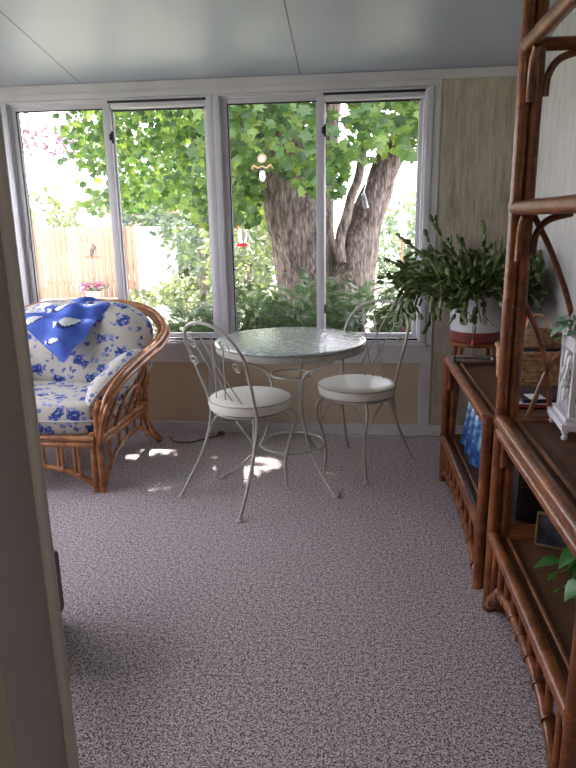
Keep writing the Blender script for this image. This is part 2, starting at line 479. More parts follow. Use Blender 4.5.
def window(n, a, b, along='x', pos=YW, flip=1):
    """slider: fixed outer pane right, inner sash left; built in (u, d, z) with d = depth outward"""
    w = b-a; mid = a+w*.512
    def bx(bm, u0, u1, d0, d1, z0, z1, bev=.003):
        if along == 'x': box(bm, u0, u1, pos+d0, pos+d1, z0, z1, bev)
        else: box(bm, pos-d1, pos-d0, u0, u1, z0, z1, bev)
    root = bpy.data.objects.new('window_%d' % n, None); C.objects.link(root); root['kind'] = 'structure'
    bm = bmesh.new()                               # casing, stepped
    for d0, d1, t0, t1 in [(-.022, .004, -.028, .010), (.004, .05, -.001, .022), (.05, .13, -.001, .012)]:
        bx(bm, a+t0, a+t1, d0, d1, Z0, Z1); bx(bm, b-t1, b-t0, d0, d1, Z0, Z1)
        bx(bm, a+t1, b-t1, d0, d1, Z1-t1, Z1); bx(bm, a+t1, b-t1, d0, d1, Z0, Z0+max(t1, .012))
    obj('window_frame', bm, white_vinyl, root, True)
    bm = bmesh.new(); f = .042
    s0, s1, t0, t1 = a+.016, mid, Z0+.02, Z1-.022
    for u0, u1, z0, z1 in [(s0, s0+f, t0, t1), (s1-f-.006, s1, t0, t1), (s0+f, s1-f-.006, t0, t0+.03), (s0+f, s1-f-.006, t1-.03, t1)]:
        bx(bm, u0, u1, .012, .04, z0, z1, .004)
    obj('inner_sash', bm, white_vinyl, root, True)
    bm = bmesh.new(); s2 = b-.018
    for u0, u1, z0, z1 in [(s1-.035, s1+.006, t0, t1), (s2-.028, s2, t0, t1), (s1+.006, s2-.028, t0, t0+.028), (s1+.006, s2-.028, t1-.035, t1)]:
        bx(bm, u0, u1, .052, .08, z0, z1, .004)
    obj('outer_sash', bm, white_vinyl, root, True)
    bm = bmesh.new(); bx(bm, s1+.004, s2, .012, .046, Z1-.052, Z1-.016, .006)
    obj('screen_rail', bm, white_vinyl, root, True)
    bm = bmesh.new()                               # dark weather seals, plus a black strip for the head gap's shadow
    bx(bm, s0+f-.005, s1-f-.001, .009, .013, t1-.036, t1-.028, 0); bx(bm, s0+f-.006, s0+f+.003, .009, .013, t0+.03, t1-.03, 0)
    bx(bm, s1-.004, s2, -.003, .012, Z1-.022, Z1-.0105, 0); bx(bm, s1+.008, s2-.024, .048, .053, t1-.043, t1-.034, 0)
    bx(bm, s0, s2, -.004, .012, Z0+.013, Z0+.022, 0)
    for u in (s0+f, s1-f-.006): bx(bm, u-.002, u+.002, .0395, .044, t0+.03, t1-.03, 0)
    obj('seal_and_gap_shadow', bm, black_rubber, root, False)
    bm = bmesh.new(); bx(bm, s0+f-.004, s1-f-.002, .024, .029, t0+.026, t1-.026, 0); obj('pane', bm, pane_glass, root, False)
    bm = bmesh.new(); bx(bm, s1+.002, s2-.024, .064, .069, t0+.024, t1-.03, 0); obj('pane', bm, pane_glass, root, False)
    bm = bmesh.new(); bx(bm, s1-.001, s1+.012, .01, .034, 1.86, 1.93, .004); bx(bm, s1-.012, s1+.003, .002, .012, 1.875, 1.915, .003)
    obj('latch', bm, black_plastic, root, True)
    bm = bmesh.new(); bx(bm, s1-.001, s1+.010, .01, .034, .80, .86, .004); obj('latch', bm, black_plastic, root, True)
    bm = bmesh.new(); bx(bm, s0+.012, s0+.028, .004, .012, 1.22, 1.32, .003); obj('pull_handle', bm, white_trim, root, True)
    return root
window(1, *W[0]); window(2, *W[1])
# left wall of the sunroom with the same sliders
WL = [(1.25, 2.5), (2.62, 3.87)]
bm = bmesh.new()
box(bm, XL-.14, XL, YB-.012, YO, 0, Z0); box(bm, XL-.14, XL, YB-.012, YO, Z1, 2.95)
for a, b in [(YB-.012, 1.25), (2.5, 2.62), (3.87, YO)]: box(bm, XL-.14, XL, a, b, Z0, Z1)
struct('wall_left', bm, white_trim)
window(3, *WL[0], along='y', pos=XL); window(4, *WL[1], along='y', pos=XL)

# ------------------------------------------------------------------ bistro table
TC = (-.345, 3.33)
t = thing('bistro_table', 'round cream iron bistro table with a pebbled green glass top', 'table', (*TC, 0))
obj('table_top', L([(0, .751), (.385, .751), (.398, .754), (.402, .760), (.398, .766), (.385, .769), (0, .769)], 72), table_glass, t)
obj('rim', L([(.372, .716), (.392, .716), (.397, .722), (.397, .748), (.392, .7505), (.372, .7505), (.372, .716)], 72), cream_metal, t)
def ring(r, z, rad, n=56): return T([(r*math.cos(2*math.pi*i/n), r*math.sin(2*math.pi*i/n), z) for i in range(n)], rad, closed=True)
obj('upper_ring', ring(.108, .575, .0065), cream_metal, t)
obj('lower_ring', ring(.178, .185, .0065), cream_metal, t)
for fx, fy in [(-.081, 3.02), (-.705, 3.256), (-.209, 3.664)]:
    a = math.atan2(fy-TC[1], fx-TC[0]); ca, sa = math.cos(a), math.sin(a)
    prof = [(.375, .720), (.33, .692), (.24, .645), (.16, .615), (.118, .575), (.100, .50), (.103, .40), (.128, .29), (.17, .19), (.24, .11), (.32, .045), (.385, .008)]
    lg = obj('leg', T(spline([(r*ca, r*sa, z) for r, z in prof], 6), .0075), cream_metal, t)
    obj('foot', L([(0, 0), (.021, 0), (.022, .004), (.016, .010), (0, .012)], 20, (.39*ca, .39*sa, 0)), cream_metal, lg)

# ------------------------------------------------------------------ bistro chairs
def bistro_chair():
    t = thing('bistro_chair', '', 'chair')
    cm = cream_metal; SZ = .52; r = .212
    cu = obj('seat_cushion', L([(0, SZ-.062), (r-.03, SZ-.062), (r-.006, SZ-.055), (r, SZ-.030), (r-.003, SZ-.012), (r-.02, SZ-.003), (r-.06, SZ+.003), (0, SZ+.008)], 56), cream_vinyl, t)
    bm = bmesh.new()
    n = 56; tube(bm, [(r*.985*math.cos(2*math.pi*i/n), r*.985*math.sin(2*math.pi*i/n), SZ-.010) for i in range(n)], .004, seg=8, closed=True)
    obj('piping', bm, cream_metal, cu)
    obj('seat_ring', ring(.185, SZ-.070, .008), cm, t)
    sz = SZ-.068
    bw, by = .165, -.115
    # hoop back: left seat joint up and over
    hoop = [(-bw, by, sz), (-.172, by-.03, .56), (-.186, by-.07, .68), (-.192, by-.10, .76), (-.180, by-.138, .828), (-.135, by-.165, .888), (-.070, by-.182, .920), (0, by-.188, .930)]
    hoop += [(-x, y, z) for x, y, z in hoop[-2::-1]]
    obj('back_frame', T(spline(hoop, 6), .0085), cm, t)
    yb = lambda z: by-.188*min(1, max(0, (z-sz)/(.930-sz)))**.95
    P = lambda x, z: (x, yb(z), z)
    for s in (-1, 1):
        for (x0, z0), (x1, z1), (x2, z2) in [((.045, sz+.03), (-.03, .64), (-.105, .825)), ((.105, sz+.04), (.03, .66), (-.045, .868))]:
            obj('back_wire', T(spline([P(s*x0, z0), P(s*x1, z1), P(s*x2, z2)], 8), .0038, seg=8), cm, t)
        for cx, cz, r0, dr in [(.118, .822, .036, 1), (.150, .725, .030, -1)]:
            pts = []
            for i in range(28):
                a = i/27*3.3*math.pi; rr = r0*(1-.78*i/27)
                pts.append(P(s*(cx+rr*math.cos(a*dr+.9)), cz+rr*math.sin(a*dr+.9)))
            obj('back_scroll', T(pts, .0036, seg=8), cm, t)
    def foot(leg, x, y): obj('foot', L([(0, 0), (.019, 0), (.020, .004), (.014, .009), (0, .011)], 20, (x, y, 0)), cm, leg)
    for s in (-1, 1):
        pts = [(s*bw, by, sz+.01), (s*(bw+.003), by-.015, .36), (s*.178, by-.055, .24), (s*.198, by-.12, .12), (s*.217, by-.19, .008)]
        lg = obj('leg', T(spline(pts, 7), .0085), cm, t); foot(lg, s*.217, by-.19)
        pts = [(s*.125, .135, sz), (s*.150, .168, sz-.035), (s*.152, .175, .36), (s*.130, .150, .25), (s*.120, .130, .14), (s*.128, .128, .05), (s*.132, .130, .008)]
        lg = obj('leg', T(spline(pts, 7), .0085), cm, t); foot(lg, s*.132, .130)
    # curved braces between the seat ring and the legs
    def brace(p, q, m): obj('brace', T(spline([p, m, q], 8), .0045, seg=8), cm, t)
    for s in (-1, 1):
        brace((s*.135, .155, .31), (s*.04, .165, sz), (s*.095, .165, .395))
        brace((s*.150, .140, .33), (s*.18, .03, sz), (s*.172, .09, .405))
        brace((s*.170, -.135, .31), (s*.182, -.02, sz), (s*.182, -.075, .395))
        brace((s*.168, -.135, .31), (s*.05, -.165, sz), (s*.11, -.16, .395))
    return t
c1 = bistro_chair()
c1['label'] = 'cream iron bistro chair left of the table, its scrolled back towards the camera'
c1['group'] = 'bistro chairs around the glass table'
c1.location = (-.535, 3.10, 0); c1.rotation_euler.z = math.atan2(.81, .587)-math.pi/2
c2 = copy_tree(c1)
c2['label'] = 'cream iron bistro chair right of the table, its back against the window'
c2.location = (.010, 3.39, 0); c2.rotation_euler.z = math.atan2(-.88, -.47)-math.pi/2

# ------------------------------------------------------------------ rattan armchair
CX = -1.68
t = thing('rattan_armchair', 'honey rattan armchair with blue and cream floral cushions by the window', 'armchair', (CX, 3.4, 0))
hr = honey_rattan
def A(x, y, z): return (x-CX, y-3.4, z)
def mir(p): return (-p[0], p[1], p[2])
hoopR = [A(-1.325, 3.02, .30), A(-1.30, 3.015, .40), A(-1.278, 3.015, .47), A(-1.262, 3.05, .525), A(-1.235, 3.17, .595), A(-1.195, 3.38, .655), A(-1.155, 3.6, .705), A(-1.155, 3.73, .77), A(-1.243, 3.81, .85), A(-1.396, 3.855, .893), A(-1.557, 3.862, .905)]
full = hoopR+[A(CX, 3.865, .907)]+[mir(p) for p in hoopR[::-1]]
sp = spline(full, 8)
for dx, dz, rr in [(0, 0, .019), (-.030, -.014, .016), (.020, -.026, .014)]:
    pts = []
    for p in sp:
        c = Vector((0, .15, 0)); d = (Vector((p.x, p.y, 0))-c); d = d.normalized() if d.length > 0 else Vector((1, 0, 0))
        pts.append(p+d*dx+Vector((0, 0, dz)))
    obj('hoop_cane', T(pts, rr, seg=12), hr, t)
for s in (1, -1):
    def M(x, y, z):
        p = A(x, y, z); return p if s == 1 else mir(p)
    lg = obj('leg', T([M(-1.322, 3.015, 0), M(-1.322, 3.015, .42), M(-1.30, 3.02, .50)], .019), hr, t)
    obj('leg', T([M(-1.358, 3.012, 0), M(-1.355, 3.012, .33)], .017), hr, t)
    for z in (.05, .265, .33, .45):
        obj('binding', T([M(-1.322-(z > .4)*-.008, 3.015, z-.016), M(-1.322-(z > .4)*-.008, 3.015, z+.016)], .0225, seg=14), honey_binding, lg)
    lg = obj('leg', T(spline([M(-1.27, 3.73, .62), M(-1.29, 3.72, .40), M(-1.31, 3.72, .24), M(-1.295, 3.76, .10), M(-1.255, 3.81, .012)], 6), .022), hr, t)
    # side rails
    obj('side_rail', T([M(-1.325, 3.02, .29), M(-1.305, 3.75, .29)], .018), hr, t)
    obj('side_rail', T([M(-1.327, 3.02, .255), M(-1.307, 3.75, .255)], .013), hr, t)
    obj('armrest_rail', T(spline([M(-1.305, 3.03, .40), M(-1.27, 3.15, .50), M(-1.23, 3.38, .575), M(-1.20, 3.6, .62), M(-1.21, 3.74, .70)], 6), .012), hr, t)
    for (y0, y1) in [(3.10, 3.28), (3.24, 3.45), (3.40, 3.62), (3.55, 3.72)]:
        def hx(y, z): return -1.32+(.13*(z-.29)/.4)*min(1, max(.25, (y-2.95)/.55))
        z1 = .50+(y1-3.1)*.33
        obj('side_spindle', T([M(hx(y0, .3), y0, .30), M(hx(y1, z1), y1, z1)], .010), hr, t)
        z2 = .48+(y0-3.1)*.33
        obj('side_spindle', T([M(hx(y1, .3), y1, .30), M(hx(y0, z2), y0, z2)], .009), hr, t)
    arc = [M(-1.31+.05*math.sin(a), 3.42-.20*math.cos(a), .30+.17*math.sin(a)) for a in [math.pi*i/12 for i in range(13)]]
    obj('side_arch', T(arc, .011), hr, t)
    arch = spline([M(-1.322, 3.04, .02), M(-1.32, 3.12, .10), M(-1.315, 3.28, .165), M(-1.31, 3.48, .185), M(-1.31, 3.64, .15), M(-1.305, 3.74, .07)], 8)
    obj('side_arch', T(arch, .014), hr, t)
    for y in (3.13, 3.27, 3.40, 3.53, 3.65):
        zz = min(arch, key=lambda q: abs(q[1]-(y-3.4))).z
        obj('side_spindle', T([M(-1.315, y, zz), M(-1.312, y, .25)], .0095), hr, t)
# front apron
obj('front_rail', T([A(-1.34, 3.005, .30), A(2*CX+1.34, 3.005, .30)], .017), hr, t)
obj('front_rail', T([A(-1.34, 3.0, .268), A(2*CX+1.34, 3.0, .268)], .015), hr, t)
obj('back_rail', T([A(-1.31, 3.75, .29), A(2*CX+1.31, 3.75, .29)], .016), hr, t)
fa = spline([A(-1.36, 3.005, .045), A(-1.42, 3.004, .085), A(-1.52, 3.003, .125), A(CX, 3.003, .145), A(2*CX+1.52, 3.003, .125), A(2*CX+1.42, 3.004, .085), A(2*CX+1.36, 3.005, .045)], 8)
obj('front_arch', T(fa, .015), hr, t)
for x in (-1.445, -1.535, -1.635, -1.725, -1.825, -1.915):
    for d in (-.011, .011):
        zz = min(fa, key=lambda q: abs(q.x-(x-CX))).z
        obj('front_spindle', T([A(x+d, 3.0, zz), A(x+d, 3.0, .262)], .009), hr, t)
    obj('binding', T([A(x-.018, 3.002, zz), A(x+.018, 3.002, zz)], .019), honey_binding, t)
# back canes under the hoop
for x in [-.33, -.22, -.11, 0, .11, .22, .33]:
    obj('back_spindle', T([(x, .35, .29), (x*1.15, .455-abs(x)*.15, .87-abs(x)*.1)], .010), hr, t)
def cushion(name, w, d, h, M, lab=None, **k):
    bm, bd = pillow(w, d, h, **k); xf(bm, M)
    o = obj(name, bm, floral_cotton, t, True, 0)
    obj('piping', T([M @ Vector(p) for p in bd], .006, seg=8, closed=True), floral_piping, o)
    if lab: o['label'] = lab
    return o
cushion('seat_cushion', .70, .66, .185, Matrix.Translation(A(CX, 3.345, .385)), p=14, q=.32, crn=.15)
cushion('back_cushion', .92, .56, .24, Matrix.Translation(A(CX, 3.68, .655)) @ Matrix.Rotation(R(72), 4, 'X'), p=5, q=.5, crn=.42, wob=.15)
for sg, lab in ((1, 'floral cushion leaning on the right arm'), (-1, 'floral cushion leaning on the left arm')):
    X = Vector((.14*sg, .46, .20)).normalized(); Yv = Vector((.80*sg, -.30, 1)); Yv = (Yv-X*Yv.dot(X)).normalized(); Zv = X.cross(Yv)
    Mx = Matrix((X, Yv, Zv)).transposed().to_4x4()
    loc = A(-1.335, 3.30, .525); loc = loc if sg == 1 else mir(loc)
    cushion('arm_cushion', .50, .29, .16, Matrix.Translation(loc) @ Mx, lab, p=3, q=.62, crn=.35, wob=.2)


# blue towel over the back
def towel():
    nu, nv = 70, 60
    P00 = Vector((-2.03, 3.60, .83)); P10 = Vector((-1.63, 3.82, .93)); P11 = Vector((-1.465, 3.70, .885)); P01 = Vector((-1.65, 3.40, .60))
    vs, fs, mi = [], [], []
    def pt(u, v, off):
        p = P00*(1-u)*(1-v)+P10*u*(1-v)+P11*u*v+P01*(1-u)*v
        nz = .020*math.sin(u*9+v*4)*math.sin(v*6)+.012*math.sin(u*17-v*9)
        b = .035+.06*math.sin(math.pi*u)*math.sin(math.pi*v)
        p = p+Vector((.1, -.75, .6)).normalized()*(b+nz+off)
        return p
    for off in (0, -.006):
        for j in range(nv+1):
            for i in range(nu+1):
                vs.append(tuple(pt(i/nu, j/nv, off)))
    def fish(u, v):
        best = 0
        for cx, cy, ang, L_, Wd in [(.60, .24, 35, .20, .075), (.46, .66, 40, .19, .095), (.15, .22, 15, .17, .06), (.85, .62, 60, .12, .045), (.12, .72, 50, .1, .045)]:
            x, y = u-cx, v-cy; a = R(ang); X = x*math.cos(a)+y*math.sin(a); Y = -x*math.sin(a)+y*math.cos(a)
            taper = Wd*(1-.5*(X/L_)) if abs(X) < L_ else 0
            d = (X/L_)**2+(Y/(taper+1e-4))**2 if taper else 9
            tail = abs(X+L_*1.05) < L_*.22 and abs(Y) < abs(X+L_*.8)*.6
            if d < .55: best = 1
            elif (d < 1 and Y > -.01) and best == 0: best = 2
            if tail: best = max(best, 1)
        return best
    st = (nu+1)*(nv+1)
    for s in (0, 1):
        for j in range(nv):
            for i in range(nu):
                a = s*st+j*(nu+1)+i
                f = (a, a+1, a+nu+2, a+nu+1); fs.append(f if s == 0 else f[::-1]); mi.append(fish((i+.5)/nu, (j+.5)/nv) if s == 0 else 0)
    edge = [(i, 0) for i in range(nu)]+[(nu, j) for j in range(nv)]+[(i, nv) for i in range(nu, 0, -1)]+[(0, j) for j in range(nv, 0, -1)]
    for k in range(len(edge)):
        (i, j), (i2, j2) = edge[k], edge[(k+1) % len(edge)]
        a, b = j*(nu+1)+i, j2*(nu+1)+i2; fs.append((a, b, b+st, a+st)); mi.append(0)
    o = raw('beach_towel', vs, fs, [towel_blue, towel_white, towel_navy], None, True, mi)
    me = o.data
    # the flap hanging behind the hoop
    tag(o, 'blue towel with pale fish print draped over the rattan armchair back', 'towel')
    vs, fs = [], []
    n = 24
    for off in (0, .005):
        for i in range(n+1):
            u = i/n; top = P00.lerp(P10, u)
            for j in range(11):
                v = j/10; hang = .22*v+.02*math.sin(u*8)*v
                vs.append((top.x-.02*v, top.y+.11*min(1, v*3)+.01*math.sin(u*14)+off+(.02 if v > .3 else 0), top.z+.012*math.sin(min(1, v*3)*math.pi)-hang*.9))
    st = (n+1)*11
    for s in (0, 1):
        for i in range(n):
            for j in range(10):
                a = s*st+i*11+j; fs.append((a, a+1, a+12, a+11))
    obj_ = raw('towel_flap', vs, fs, towel_blue, o, True)
towel()

# ------------------------------------------------------------------ rattan shelf units
dr = dark_rattan
def shelf_unit(name, label, y0, y1, posts_top, rails, deck_z, arch_ends, n_sp, XF, XB, tall):
    t = thing(name, label, 'shelf', (0, 0, 0))
    rp = .0195
    corners = []
    for y, sgn in ((y0, 1), (y1, -1)):
        for x, sx in ((XF, 1), (XB, -1)):
            corners.append((x, y))
            p = obj('post', pole((x, y, 0), (x, y, posts_top), rp, knots=3 if tall else 1), dr, t)
            obj('post', pole((x+sx*.037, y, 0), (x+sx*.037, y, posts_top-.004), rp*.95, knots=3 if tall else 1), dr, t)
            for z in rails:
                obj('binding', T([(x, y, z-.018), (x, y, z+.018)], rp+.0025, seg=14), dark_binding, p)
    for z in rails:
        for x, s in ((XF, 1), (XB, -1)):
            obj('front_rail' if x == XF else 'back_rail', pole((x, y0, z), (x, y1, z), .021, 14, 2), dr, t)
            if tall and z == .722: obj('front_rail' if x == XF else 'back_rail', pole((x, y0, z-.041), (x, y1, z-.041), .019, 14, 2), dr, t)
        for y, s in ((y0, 1), (y1, -1)):
            obj('end_rail', pole((XF, y, z), (XB, y, z), .019, 12), dr, t)
    for z in deck_z:
        obj('woven_shelf', B(XF+.02, XB-.02, y0+.015, y1-.015, z-.008, z+.002), woven_deck, t)
        bm = bmesh.new()
        for x in (XF+.045, XB-.045): tube(bm, [(x, y0+.02, z+.004), (x, y1-.02, z+.004)], .0085)
        for y in (y0+.03, y1-.03): tube(bm, [(XF+.045, y, z+.004), (XB-.045, y, z+.004)], .0085)
        obj('shelf_moulding', bm, dr, t)
    # arched apron with spindles below the lowest rail
    zr = rails[-1]; zlo, zhi = arch_ends
    ya, yb = y0, y1
    for x in (XF, XB):
        arch = spline([(x, ya+.0, zlo-.01), (x, ya+.04, zlo+.005), (x, ya+.12, zlo+(zhi-zlo)*.62), (x, ya+(yb-ya)*.28, zhi), (x, (ya+yb)/2, zhi+.012), (x, yb-(yb-ya)*.28, zhi), (x, yb-.12, zlo+(zhi-zlo)*.62), (x, yb-.04, zlo+.005), (x, yb, zlo-.01)], 7)
        ap = obj('arched_rail', T(arch, .0165, seg=12), dr, t)
        for i in range(n_sp):
            y = ya+.07+(yb-ya-.14)*i/(n_sp-1)
            q = min(arch, key=lambda q: abs(q.y-y))
            if x == XF or tall: obj('spindle', T([(x, y, q.z), (x, y, zr)], .0115), dr, t)
            obj('binding', T([(x, y-.012, q.z-.002), (x, y+.012, q.z+.002)], .0205), dark_binding, ap)
    for y in (ya, yb):
        arch = spline([(XF, y, zlo), (XF+.10, y, zhi), ((XF+XB)/2, y, zhi+.02), (XB-.10, y, zhi), (XB, y, zlo)], 7)
        obj('arched_rail', T(arch, .014, seg=10), dr, t)
    # bent corner braces in the front plane and at the ends
    for z in rails[:-1]:
        for y, s in ((y0, 1), (y1, -1)):
            obj('corner_brace', T(spline([(XF+.012, y+s*.026, z-.16), (XF+.012, y+s*.028, z-.10), (XF+.01, y+s*.05, z-.05), (XF+.006, y+s*.10, z-.022)], 7), .0115), dr, t)
            for x, sx in ((XF, 1), (XB, -1)):
                obj('corner_brace', T(spline([(x+sx*.062, y, z-.14), (x+sx*.068, y, z-.08), (x+sx*.10, y, z-.038), (x+sx*.17, y, z-.018)], 7), .011), dr, t)
    return t
XF, XB = .487, .925
tall = shelf_unit('rattan_etagere', 'tall dark rattan shelf unit nearest the camera, rising out of the picture', 1.235, 2.10, 2.12, [1.862, 1.405, .722, .298], [1.405, .722, .298], (.04, .19), 9, XF, XB, True)
# arched canes of the end panels
zs = .735
for y in (2.10, 1.235):
    def G(x, z): return (x, y, z)
    obj('arched_cane', T(spline([G(XF+.055, 1.385), G(.60, 1.28), G(.665, 1.13), G(.705, .98), G(.74, zs)], 8), .0095), dr, tall)
    obj('arched_cane', T(spline([G(XB-.055, 1.385), G(.81, 1.28), G(.755, 1.13), G(.71, .98), G(.66, zs)], 8), .0095), dr, tall)
    obj('arched_cane', T(spline([G(XF+.055, 1.10), G(.59, 1.00), G(.622, .89), G(.645, zs)], 8), .0085), dr, tall)
    obj('arched_cane', T(spline([G(.75, 1.02), G(.68, .97), G(.622, .885), G(.575, zs)], 8), .0085), dr, tall)
low = shelf_unit('rattan_side_shelf', 'low dark rattan shelf with a large potted plant on top', 2.245, 3.29, .665, [.672, .245], [.672, .245], (.035, .115), 9, .476, .92, False)

# ------------------------------------------------------------------ objects on the low unit
DT = .676
tr = thing('rail_glare_tray', 'made-up dark tray, its silvery edge standing in for glare on the low shelf rail', 'tray', (.585, 3.17, DT))
obj('tray_base', B(-.095, .085, -.03, .06, .004, .014, bev=.003), black_plastic, tr)
bm = bmesh.new()
box(bm, -.10, .09, -.037, -.029, .004, .026, .002); box(bm, -.10, .09, .059, .067, .004, .026, .002)
box(bm, -.102, -.094, -.037, .067, .004, .026, .002); box(bm, .084, .092, -.037, .067, .004, .026, .002)
obj('glare_edge', bm, steel, tr)  # steel edge of the made-up tray replaces glare along the shelf's end rail
for x in (-.10, .09):
    obj('corner_knob', L([(0, 0), (.007, 0), (.007, .026), (.005, .030), (.009, .036), (.007, .042), (0, .045)], 14, (x, -.033, 0)), black_plastic, tr)
PS = thing('plant_stand', 'dark wooden plant stand hidden behind the low rattan shelf', 'plant stand', (.665, 3.60, 0))
obj('stand_top', L([(0, .692), (.13, .692), (.137, .698), (.137, .712), (.13, .718), (0, .718)], 40), dark_rattan, PS)
for x in (-.11, .11):
    for y in (-.11, .11): obj('leg', T([(x*1.2, y*1.2, 0), (x*.8, y*.8, .694)], .014), dark_rattan, PS)
PP = (.665, 3.60, .719)
pt_ = thing('potted_cactus', 'large drooping holiday cactus in a white pot with a maroon base', 'potted plant', PP)
prof = [(0, 0), (.132, 0), (.138, .004), (.143, .055)]
pot = obj('pot', L([(.142, .055), (.148, .245), (.155, .252), (.156, .272), (.147, .275), (.140, .26), (.136, .22), (0, .22)], 48), white_gloss, pt_)
obj('pot_base', L(prof+[(.1432, .058), (.120, .058), (0, .052)], 48), maroon_gloss, pt_)
obj('soil', L([(0, .235), (.138, .232), (.138, .21), (0, .21)], 32), soil, pt_)
vs, fs = [], []
rc = random.Random(11)
def pad(p, d, nrm, ln, w):
    d = d.normalized(); s = d.cross(nrm).normalized(); n = s.cross(d)
    b = len(vs)
    prof = [(0, .28), (.18, .75), (.36, 1.0), (.5, .82), (.62, .98), (.85, .8), (1, .30)]
    for tt, ww in prof:
        c = p+d*ln*tt
        for q in (s*w*ww, n*.0028*ww, -s*w*ww, -n*.0028*ww): vs.append(tuple(c+q))
    for i in range(6):
        for k in range(4): fs.append((b+4*i+k, b+4*i+(k+1) % 4, b+4*i+4+(k+1) % 4, b+4*i+4+k))
    fs.append((b, b+1, b+2, b+3)); fs.append((b+24, b+27, b+26, b+25))
tips = []
def branch(p, d, n, depth=0):
    gr = rc.uniform(.1, 1.15)
    for i in range(n):
        ln = rc.uniform(.034, .048); w = rc.uniform(.012, .018)
        nr = Vector((rc.uniform(-1, 1), rc.uniform(-1, 1), rc.uniform(.2, 1.2)))
        pad(p, d, nr, ln*1.06, w)
        p = p+d.normalized()*ln
        d = (d.normalized()+Vector((rc.uniform(-.22, .22), rc.uniform(-.22, .22), -gr*max(0, i-3)*.20+(.12 if i < 3 else 0)+rc.uniform(-.1, .1)))).normalized()
        rad = Vector((p.x, p.y, 0))
        if p.z < .29 and rad.length < .185: d = (d+rad.normalized()*.9).normalized()
        wx = p.x+PP[0]; 
        if wx > .955: break
        if wx > .89: d.x = -abs(d.x)*.3-.25

        if p.y+PP[1] > 3.92: d.y = -.25
        if p.z < .0 : break
        if depth < 2 and i >= 2 and rc.random() < .22:
            branch(p.copy(), (d+Vector((rc.uniform(-.8, .8), rc.uniform(-.8, .8), .1))).normalized(), max(2, n-i-1), depth+1)
    tips.append(p)
for k in range(185):
    a = rc.uniform(0, 2*math.pi); el = rc.uniform(.25, 1.0) if k % 3 else rc.uniform(.8, 1.4)
    r0 = rc.uniform(.01, .10)
    d = Vector((math.cos(a)*math.cos(el), math.sin(a)*math.cos(el), math.sin(el)))
    branch(Vector((math.cos(a)*r0, math.sin(a)*r0, .225)), d, rc.randint(8, 12))
raw('foliage', vs, fs, cactus_leaf, pt_, True)
for p in tips[::40]:
    if p.z < .20:
        vs, fs = [], []
        pad(p, Vector((0, 0, -1)), Vector((0, 1, 0)), .028, .006)
        raw('flower_bud', vs, fs, pink_petal, pt_, True)

# wicker basket with strapped lid content
def woven_wall(hw, hd, h, rows, flare=.06, cz=0, r=.0065):
    bm = bmesh.new()
    per = []
    n = 112
    for i in range(n):
        a = 2*math.pi*i/n; c, s = math.cos(a), math.sin(a)
        e = .32
        per.append((abs(c)**e*math.copysign(1, c), abs(s)**e*math.copysign(1, s)))
    for j in range(rows):
        z = cz+r+(h-2*r)*j/(rows-1); k = 1+flare*z/h
        pts = []
        for i, (a, b) in enumerate(per):
            o = .0035*math.cos(math.pi*i/2+math.pi*j)
            pts.append((a*(hw*k+o), b*(hd*k+o), z))
        tube(bm, pts, r*.95, seg=6, closed=True)
    return bm, per
bk = thing('wicker_basket', 'straw wicker basket holding a brown woven piece, on the low shelf', 'basket', (.775, 2.80, DT+.004))
wb, per = woven_wall(.135, .115, .145, 12)
obj('basket_wall', wb, wicker, bk)
obj('basket_bottom', B(-.135, .135, -.115, .115, 0, .010), wicker, bk)
bm = bmesh.new(); tube(bm, [(a*.147, b*.126, .148) for a, b in per], .010, seg=8, closed=True)
obj('basket_rim', bm, wicker, bk)
obj('handle', T(spline([(-.03, .05, .18), (-.025, .05, .255), (.01, .05, .285), (.05, .05, .255), (.06, .05, .18)], 7), .0075), wicker, bk)
wl = bmesh.new()
for j in range(9):
    r0 = .115*math.cos(j/9*1.4); z = .170+.055*math.sin(j/9*1.5)
    tube(wl, [(r0*1.05*math.cos(2*math.pi*i/40)+.01, r0*.85*math.sin(2*math.pi*i/40), z) for i in range(40)], .0085, seg=6, closed=True)
lid = obj('basket_lid', wl, wicker_dark, bk)
obj('basket_lining', L([(0, .10), (.112, .12), (.118, .165), (0, .2)], 28), black_rubber, bk)

mg = thing('magazine_stack_item', 'dark blue glossy magazine lying flat in front of the wicker basket', 'magazine', (.76, 2.50, DT+.022), R(6))
mg.name = 'magazine'
obj('cover', B(-.14, .14, -.10, .10, 0, .012), cover_night, mg); obj('cover_print', B(-.11, -.05, -.09, -.02, .0122, .0132), lace_white, mg)
rb = thing('notebook', 'red notebook lying underneath the dark blue magazine', 'notebook', (.73, 2.49, DT+.005), R(-4))
obj('cover', B(-.15, .12, -.11, .10, 0, .012), cover_red, rb); obj('pages', B(-.147, .122, -.107, .097, .002, .014), paper, rb)

for i, (y, lean, lab) in enumerate([(2.80, 6, 'blue and white illustrated book on the lower shelf, nearest of three'), (2.93, 8, 'blue and white illustrated book on the lower shelf, middle of three'), (3.06, 10, 'blue and white illustrated book on the lower shelf, farthest of three')]):
    m_ = thing('picture_book', lab, 'book', (.60, y, .252), 0, 'picture books on the lower shelf')
    m_.rotation_euler = (R(0), R(lean), R(-52))
    obj('cover', B(-.10, .10, -.006, .006, 0, .27, bev=.001), cover_blue, m_); obj('pages', B(-.097, .101, -.004, .004, .003, .267), paper, m_); obj('cover_band', B(-.101, .1005, -.0068, .0068, .245, .2705), cover_night, m_)
    if i == 0: pass
st = thing('stereo_receiver', 'black electronic box in the shadow of the lower rattan shelf', 'electronics', (.76, 2.42, .249))
obj('housing', B(-.15, .14, -.13, .13, .012, .25, bev=.004), black_plastic, st)
obj('front_panel', B(-.14, .13, -.136, -.130, .03, .23, bev=.003), black_rubber, st)
obj('trim_strip', B(-.14, .13, -.139, -.136, .15, .156), steel, st)
